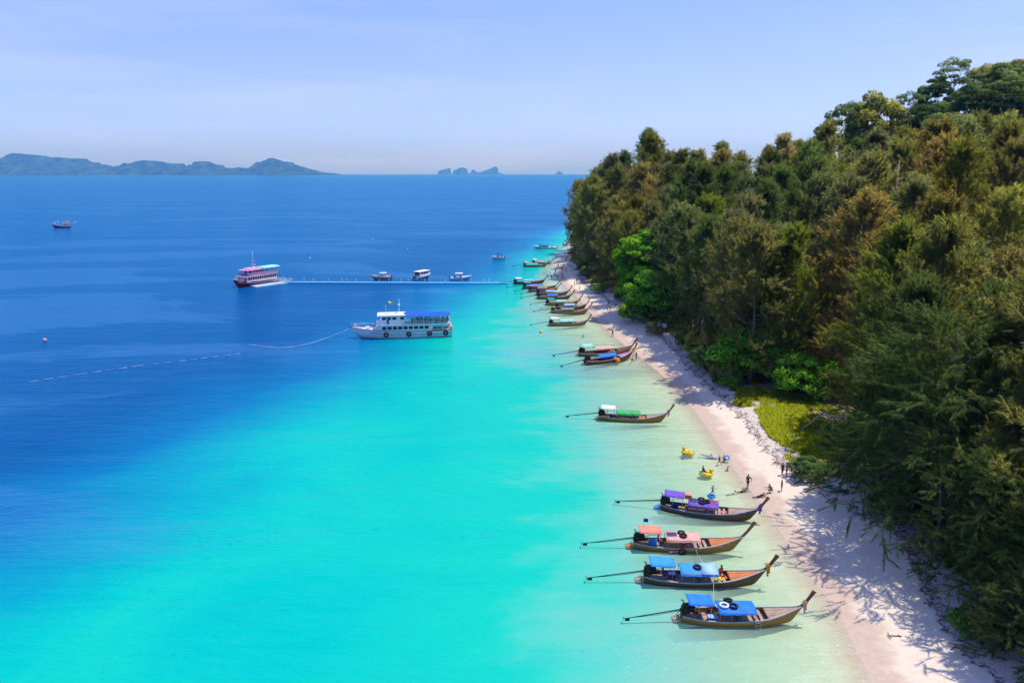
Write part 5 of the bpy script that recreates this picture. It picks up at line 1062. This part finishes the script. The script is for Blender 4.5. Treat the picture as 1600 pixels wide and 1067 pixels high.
person((1067, 712), 'swim', 0.6, 'teal', 'navy', 'swimmer in teal holding the upper yellow duck float', 1.5, dz=.12)
q = P(1100, 742); person((q.x-.15, q.y, .1), 'seat', 0.2, 'black', 'black', 'person in black riding the lower yellow duck float', 1.5)
person((957, 526), 'walk', 0.0, 'black', 'black', 'lone dark figure walking where the shaded sand meets the water', 1.68)
person((911, 524), 'swim', 1.5, 'navy', 'navy', 'swimmer alone off the mid beach above the moored pair', 1.6)
person((988, 566), 'walk', 2.6, 'yellow', 'black', 'person in yellow wading at the bow of the pink sided longtail', 1.6)
person((994, 562), 'stand', 3.5, 'blue', 'blue', 'person in blue standing at the bow of the pink sided longtail', 1.75)
person((951, 478), 'walk', .5, 'navy', 'navy', 'dark figure on the beach above the lone pair', 1.65)
person((949.5, 486), 'stand', .5, 'red', 'black', 'left one of the lone pair walking on the far beach', 1.6)
person((953.5, 486), 'walk', .4, 'lilac', 'grey', 'right one of the lone pair walking on the far beach', 1.65)
CROWD = [(859.5, 428, 'grey'), (868, 427, 'navy'), (872, 419, 'black'), (881, 418, 'navy'), (862, 435, 'blue'), (866, 432, 'navy'), (879, 424, 'navy'), (877, 423, 'blue'), (884.5, 425, 'red'), (871, 436, 'black'), (878, 432, 'navy'), (879.5, 438, 'black'), (872.5, 411, 'pink'), (884, 409, 'navy'), (901, 443, 'navy'), (909, 443, 'black'), (877.5, 404.5, 'black'), (887, 405.5, 'navy'), (906, 452, 'white')]
WHO = ['in grey by the water edge', 'in navy beside the standing group', 'in black alone above the group', 'in navy near the pale sand bank', 'in blue closest to the bow posts', 'in navy stepping from the water', 'in navy at the heart of the group', 'in blue at the heart of the group', 'in red at the right of the group', 'in black stooping on the shaded sand', 'in navy walking towards the trees', 'in black in front of the walking one', 'in pink at the top of the beach', 'in navy under the headland trees', 'in navy by the beach goal frame', 'in black by the goal frame post', 'in black far up by the headland', 'in navy farthest up the beach', 'in white under the forest edge']
for i, ((x, y, c), w) in enumerate(zip(CROWD, WHO)): person((x, y), ['stand', 'walk', 'akimbo', 'walk'][i % 4], (i*1.9) % 6.28, c, ['navy', 'black', 'grey'][i % 3], 'far beachgoer '+w, 1.6+.12*((i*7) % 3-1), 'people on the far beach', i % 2)
for i, (x, y) in enumerate([(816, 428), (842, 427.5), (848, 425), (851, 425), (855, 423.5), (864, 402), (856, 402.5)]):
    person((x, y), 'swim', i*1.1, 'navy', 'navy', ['bather swimming farthest out left of the far beach', 'bather swimming off the far beach beside three others', 'swimmer of a close pair off the far beach, on the left', 'swimmer of a close pair off the far beach, on the right', 'bather nearest the sand among the far swimmers', 'bather standing deep off the headland sand', 'bather low in the water off the headland'][i], 1.6, 'swimmers off the far beach', i % 2)
# boat crews and passengers
def crew(key, x, y, z, pose, rz, sh, so, lab, H=1.65): person(tuple(on(key, x, y, z)), pose, rz+LOC[key].rotation_euler.z, sh, so, lab, H, None, 1)
crew('B', .17, .0, .25, 'seat', 0, 'blue', 'navy', 'boatman in blue seated under the stern awning of the orange decked longtail')
crew('A', .12, .1, .25, 'seat', 0, 'orange', 'navy', 'boatman in orange seated under the nearest stern canopy')
crew('C', .25, .1, .2, 'seat', 0, 'pink', 'black', 'boatman in pink seated by the salmon canopy')
crew('B', .70, .45, .3, 'seat', 2, 'orange', 'red', 'passenger in orange in the bow well behind the green vests')
ORD = 'first second third fourth fifth sixth seventh eighth ninth tenth eleventh twelfth thirteenth fourteenth fifteenth'.split()
rs = random.Random(9); k = FL/21.0
for i in range(15):
    x = 1.2+i*.56+rs.uniform(-.1, .1); y = rs.choice([1.9, 1.5, 1.2]); person(tuple(FM@Vector((x*k, y, 3.25))), 'seat', FR, ['black', 'navy', 'black', 'orange', 'navy'][i % 5], 'black', '%s passenger from the stern seated at the rail under the blue awning' % ORD[i], 1.68, 'passengers under the ferry awning')
for i in range(14):  # inner row added in dark clothes so the deck reads shaded
    person(tuple(FM@Vector(((1.0+i*.6)*k, .55, 3.25))), 'seat', FR, ['black', 'navy', 'black', 'red'][i % 4], 'black', '%s passenger from the stern in the added inner row under the blue awning' % ORD[i], 1.7, 'passengers under the ferry awning')
for i in range(6): person(tuple(FM@Vector(((.9+.65*i)*k, 1.3+.3*(i % 2), 1.45))), 'seat', FR, ['orange', 'red', 'orange', 'navy', 'pink', 'orange'][i], 'black', '%s passenger from the stern in the open lower deck of the white ferry' % ORD[i], 1.65, 'passengers in the ferry stern')
person(tuple(FM@Vector((18.2*k, .4, 1.9))), 'stand', FR+.5, 'white', 'navy', 'person in white standing on the foredeck of the white ferry', 1.7)
# duck floats
def duck(px, rz, label):
    p = P(*px); e = link('duck_float', None); e.scale = (.86, .86, .86); e.location = (p.x, p.y, .02); e.rotation_euler = (0, 0, rz); tag(e, label, 'duck float'); m = MB(); m.torus((0, 0, .18), .62, .27, 20, 9, M=Matrix.Diagonal((1.15, .9, 1))); m.ball((0, 0, .1), (.55, .45, .1)); m.build('ring_body', C_('yellow_vinyl', (.88, .62, .02), rough=.3, var=.06), e)
    m = MB(); m.tube([(.55, 0, .3), (.62, 0, .6)], [.2, .16], 10); m.ball((.66, 0, .78), .27, seg=12, rings=8); h = m.build('head', C_('deep_yellow_vinyl', (.85, .48, .01), rough=.3, var=.06), e)
    m = MB(); m.ball((.93, 0, .74), (.14, .12, .05)); m.build('bill', T['orange'], h); m = MB()
    for s in (1, -1): m.ball((.83, s*.15, .88), .04, seg=6, rings=4)
    m.build('eye', BLACK, h); m = MB()
    for s in (1, -1): m.ball((-.15, s*.6, .36), (.42, .12, .2))
    m.build('wing', C_('pale_yellow_vinyl', (.9, .75, .25), rough=.3), e); m = MB(); m.ball((-.75, 0, .4), (.25, .2, .2)); m.build('tail', T['aqua'], e)
duck((1075, 709), 2.7, 'upper yellow duck float with a teal swimmer at its head')
duck((1103, 742), -.35, 'lower yellow duck float with a rider in black')
p = P(1110, 714); m = MB(); R = Matrix.Rotation(-.5, 3, 'Z')
m.ball((0, 0, .1), (.95, .3, .16), M=R); m.tube([R@Vector((-.8, 0, .12)), R@Vector((-1.3, 0, .18))], [.14, .05], 8); m.ball(R@Vector((-1.35, 0, .18)), (.08, .35, .05), M=R); m.ball(R@Vector((.1, 0, .28)), (.15, .04, .15), M=R); m.ball(R@Vector((.95, 0, .1)), (.3, .12, .09), M=R)
o = m.build('inflatable_float', C_('silver_grey_vinyl', (.42, .45, .52), rough=.3, var=.25)); o.location = (p.x, p.y, .02); tag(o, 'grey and white inflatable dolphin float drifting by the wading child', 'float')
m = MB(); m.torus((0, 0, .08), .36, .13, 16, 8); o = m.build('swim_ring', T['blue']); p = P(1111, 775); o.location = (p.x, p.y-.1, 0); tag(o, 'dark blue swim ring round the child behind the purple longtail', 'swim ring')
m = MB(); m.torus((0, 0, .5), .28, .09, 14, 7, M=Matrix.Rotation(.8, 3, 'X')); o = m.build('swim_ring', T['sky']); p = P(1134.5, 720.5, .1); o.location = (p.x+.1, p.y, .1); tag(o, 'light blue swim ring held by the bending child', 'swim ring')

# ------------------------------------------------------------------ things on the beach
def ground_at(px, py):
    z = 1.2
    for _ in range(4): p = P(px, py, z); z = ground_z(p.x, p.y)
    return Vector((p.x, p.y, z))
def board(px, py, w, h, zb, mt, legm, label, frame=None):
    g = ground_at(px, py); e = link('notice_board', None); e.location = g; e.rotation_euler = (0, 0, .1); tag(e, label, 'notice board'); m = MB(); m.box((0, 0, zb+h/2), (w, .06, h)); m.build('panel', mt, e)
    for s in (-1, 1): m = MB(); m.box((s*w*.36, .05, zb/2), (.1, .1, zb+.3)); m.build('post', legm, e)
    if frame: m = MB(); m.box((0, -.01, zb+h), (w+.1, .1, .08)); m.box((0, -.01, zb), (w+.1, .1, .08)); m.box((-w/2, -.01, zb+h/2), (.08, .1, h)); m.box((w/2, -.01, zb+h/2), (.08, .1, h)); m.build('frame', frame, e)
board(1034, 521, 1.9, .85, 1.35, P_WHITE, P_GREY, 'white notice board on two posts at the forest edge')
g = ground_at(1034, 521); m = MB(); m.box((0, 0, 0), (1.3, .05, .55)); o = m.build('lower_panel', P_LILAC); o.parent = [x for x in S.objects if x.name.startswith('notice_board')][0]; o.location = (-.1, -.05, 1.02)
board(1057, 529, 1.2, .6, .7, T['red'], W_PALE, 'low red notice board with white frame beside a yellowish bush', P_WHITE)
def table(px, py, label):
    g = ground_at(px, py); e = link('picnic_table', None); e.location = g; tag(e, label, 'table'); m = MB(); m.box((0, 0, .75), (1.9, .8, .07)); m.build('tabletop', W_DARK, e)
    for s in (-.75, .75): m = MB(); m.box((s, 0, .37), (.1, .7, .74)); m.build('leg', W_DARK, e)
table(1048, 520, 'dark wooden table in the shade between the two notice boards')
g = ground_at(1040, 519); m = MB(); m.box((0, 0, .7), (.8, .5, 1.4)); m.box((0, 0, 1.43), (.86, .56, .08)); o = m.build('blue_bin', P_DKBLUE); o.location = g; tag(o, 'dark blue upright box behind the white notice board', 'box')
g = ground_at(1300, 744); e = link('beach_chair', None); e.location = g; e.rotation_euler = (0, 0, 2.0); tag(e, 'orange folding chair in the shade under the trees', 'chair'); m = MB(); m.box((0, 0, .4), (.5, .5, .05)); m.build('seat', T['orange'], e); m = MB(); m.box((-.27, 0, .7), (.05, .5, .6), M=Matrix.Rotation(-.25, 3, 'Y')); m.build('backrest', T['orange'], e)
for sx in (-.2, .2):
    for sy in (-.22, .22): m = MB(); m.tube([(sx, sy, 0), (sx, sy, .4)], .02, 5); m.build('leg', STEEL, e)
g = ground_at(1313, 768); m = MB(); vs = []; n = 9
rows = [[(-1.6+3.2*i/(n-1), math.sin(a)*.36*math.sin(math.pi*min(.97, max(.03, i/(n-1))))**.6, .2-math.cos(a)*.2+.12*abs(i/(n-1)-.5)**2*4) for a in np.linspace(-1.9, 1.9, 9)] for i in range(n)]
m.sheet(rows, th=.03); e = link('kayak', None); e.location = g; e.rotation_euler = (0, .02, -.5); tag(e, 'teal kayak drawn up under the drooping boughs', 'kayak'); m.build('hull', T['teal'], e); m = MB(); m.box((.9, 0, .3), (.6, .34, .16), taper=.8); m.build('hatch', T['yellow'], e)
e = link('goal_frame', None); g = ground_at(905, 447); e.location = g; e.rotation_euler = (0, 0, .3); tag(e, 'thin dark goal frame standing on the far sand', 'goal'); m = MB(); m.tube([(-1.6, 0, 0), (-1.6, 0, 1.9)], .07, 5); m.tube([(1.6, 0, 0), (1.6, 0, 2.4)], .07, 5); m.tube([(-1.6, 0, .6), (1.6, 0, .6)], .05, 5); m.build('frame', BLACK, e)
# driftwood, small anchor, boulders
def log(px, py, L, rz, r, label, z=.05):
    g = ground_at(px, py); m = MB(); rs = random.Random(int(px)); d = Vector((math.cos(rz), math.sin(rz), 0)); pts = [g+d*(L*(t-.5))+Vector((rs.uniform(-.1, .1), rs.uniform(-.1, .1), r*.6+z*t)) for t in np.linspace(0, 1, 6)]; m.tube(pts, [r, r*.95, r*.85, r*.7, r*.5, r*.25], 7); b = pts[3]; m.tube([b, b+Vector((d.y*.6, -d.x*.6, .4)), b+Vector((d.y*1.1, -d.x*1.1, .5))], [r*.5, r*.3, r*.1], 5); tag(m.build('driftwood_log', M_DEAD), label, 'driftwood')
log(1272, 668, 6.5, .55, .13, 'long bleached branch leaning across the grass from the dark casuarina', 2.2)
log(1262, 640, 4.5, .1, .16, 'pale fallen trunk along the rear of the grassy clearing')
log(1212, 628, 4.0, -.1, .14, 'grey driftwood log at the sandy left of the clearing')
log(1150, 622, 2.2, .6, .16, 'short bleached driftwood stump on the rubble left of the clearing')
log(1274, 762, 3.2, .35, .13, 'grey driftwood log lying in the wrack below the dark bush')
log(1458, 920, 2.2, -.9, .07, 'bare grey stick in the rubble under the boughs')
log(1482, 925, 2.4, .9, .06, 'thin forked stick right of the bare grey stick')
log(1392, 850, 2.6, .2, .07, 'dark fallen bough on the shaded upper sand')
def rock(px, py, r, label, seed):
    g = ground_at(px, py); rs = random.Random(seed); m = MB(); m.ball((0, 0, r*.25), (r, r*.8, r*.6), seg=9, rings=6); m.v = [tuple(c*(1+.22*mnoise.noise(Vector(v)*1.6/r+Vector((seed, 0, 0)))) for c in v) for v in m.v]; o = m.build('boulder', C_('pale_coral_rock', (.46, .41, .39), rough=.95, var=.3, scale=2, bump=.8)); o.location = g; o.rotation_euler = (0, 0, seed); tag(o, label, 'rock')
rock(1243, 716, .75, 'larger pale rock at the lower tip of the grassy clearing', 1); rock(1252, 722, .5, 'smaller pale rock beside the larger one at the clearing tip', 2); rock(1231, 711, .45, 'low pale rock left of the larger one at the clearing tip', 3)
rock(985, 500, .8, 'pale rock at the forest foot above the far sand', 5)
e = link('boat_anchor', None); g = ground_at(1399, 994); e.location = g+Vector((0, 0, .06)); e.rotation_euler = (0, 0, -.1); tag(e, 'small dark anchor lying on the shaded sand in front of the corner shrub', 'anchor'); m = MB(); m.tube([(-.45, 0, 0), (.5, 0, .02)], .035, 6); m.build('shank', BLACK, e); m = MB(); m.tube([(-.45, -.35, .05), (-.5, 0, 0), (-.45, .35, .05)], .035, 6); m.build('fluke', BLACK, e); m = MB(); m.tube([(.3, -.2, 0), (.3, .2, 0)], .03, 5); m.build('stock', BLACK, e)
def tie(a, b, label, r=.014, sag=.25): m = MB(); a, b = Vector(a), Vector(b); m.tube([a.lerp(b, t)-Vector((0, 0, sag*4*t*(1-t))) for t in np.linspace(0, 1, 9)], r, 5); tag(m.build('mooring_rope', C_('pale_rope', (.62, .66, .66))), label, 'rope')
tie(on('B', .60, -.95, 1.4), on('A', .31, .9, 1.4), 'thin rope between the orange decked longtail and the nearest one')
tie(on('C', .60, -1.0, .6), on('B', .55, .95, 1.4), 'thin rope between the salmon longtail and the orange decked one')
# wrack: weed, twigs and coral bits no one could count
def wrack():
    rs = np.random.RandomState(12); Vs, Fs, base = [], [], 0; pts = []
    for k in range(5200):
        i = rs.randint(12, len(VEGE)-14); a, b = VEGE[i], VEGE[i+1]; t = b-a; n = np.array([t[1], -t[0]])/np.linalg.norm(t); off = -2.4+rs.normal(0, .35) if rs.rand() < .45 else rs.uniform(-3.2, 2.5); q = a+t*rs.rand()+n*off
        if 52 < q[1] < 260: pts.append(q)
    p = np.array(pts); z = land_height(p[:, :1], p[:, 1:])[:, 0]
    for (x, y), zz in zip(p, z):
        s = .05+.16*rs.rand()**3; L = s*(1+4*rs.rand()**2); a = rs.rand()*3.14; c, q = math.cos(a), math.sin(a); h = s*.8
        Vs += [(x-c*L, y-q*L, zz-.02), (x+q*s, y-c*s, zz-.02), (x+c*L, y+q*L, zz-.02), (x-q*s, y+c*s, zz-.02), (x, y, zz+h)]; Fs += [(base, base+1, base+4), (base+1, base+2, base+4), (base+2, base+3, base+4), (base+3, base, base+4)]; base += 5
    m_ = bpy.data.materials.new('weed_and_twigs'); nt, b, o = nodes_of(m_); nt.links.new(mixc(nt, mrange(nt, noise(nt, 1.3, 3), .35, .65), (.07, .045, .035), (.34, .28, .25)), b.inputs['Base Color']); b.inputs['Roughness'].default_value = .9
    tag(link('beach_wrack', np_mesh('beach_wrack', Vs, Fs, [m_])), kind='stuff')
wrack()

# ------------------------------------------------------------------ labels for the forest: look, where it stands, then its place among its like
def label_trees():
    ordn = 'first second third fourth fifth sixth seventh eighth ninth tenth eleventh twelfth thirteenth fourteenth fifteenth sixteenth seventeenth eighteenth nineteenth twentieth'.split(); keys = {}
    for e in TREES:
        z = e['zone']
        if z == 'own': continue
        if 'ix' in e and e['ix'] not in SEEN: e['label'] = 'tree wholly hidden inside the dense forest behind the front trees'; e['group'] = 'trees hidden inside the forest'; continue
        x, y, h = e.location; mk = near_mark(y); hu = e['hue']; nm = {'casuarina_tree': 'casuarina', 'rainforest_tree': 'jungle tree', 'shrub': 'bush'}[e.name.split('.')[0]]
        v = veg_d(x, y)
        where = {'edge': 'at the forest edge by ', 'foot': 'at the forest foot by ', 'slope': ('on the slope above ' if v < 32 else 'high on the slope above '), 'hill': 'on the hill above '}[z]
        keys.setdefault((hu, nm, where, mk), []).append(e)
    for (hu, nm, where, mk), L in keys.items():
        L.sort(key=lambda e: e.location.x/max(1, e.location.y))
        for i, e in enumerate(L):
            base = '%s %s %s%s' % (hu, nm, where, mk)
            if len(L) > 1: base = ('%s %s from the sea %s%s' % (ordn[min(i, 19)]+' '+hu, nm, where, mk))
            e['label'] = base
            e['group'] = {'casuarina': 'casuarinas of the forest', 'jungle tree': 'jungle trees on the hill', 'bush': 'bushes at the foot of the forest'}[nm]
    for e in TREES:
        for q in ('zone', 'hue', 'ix'):
            if q in e: del e[q]
label_trees()
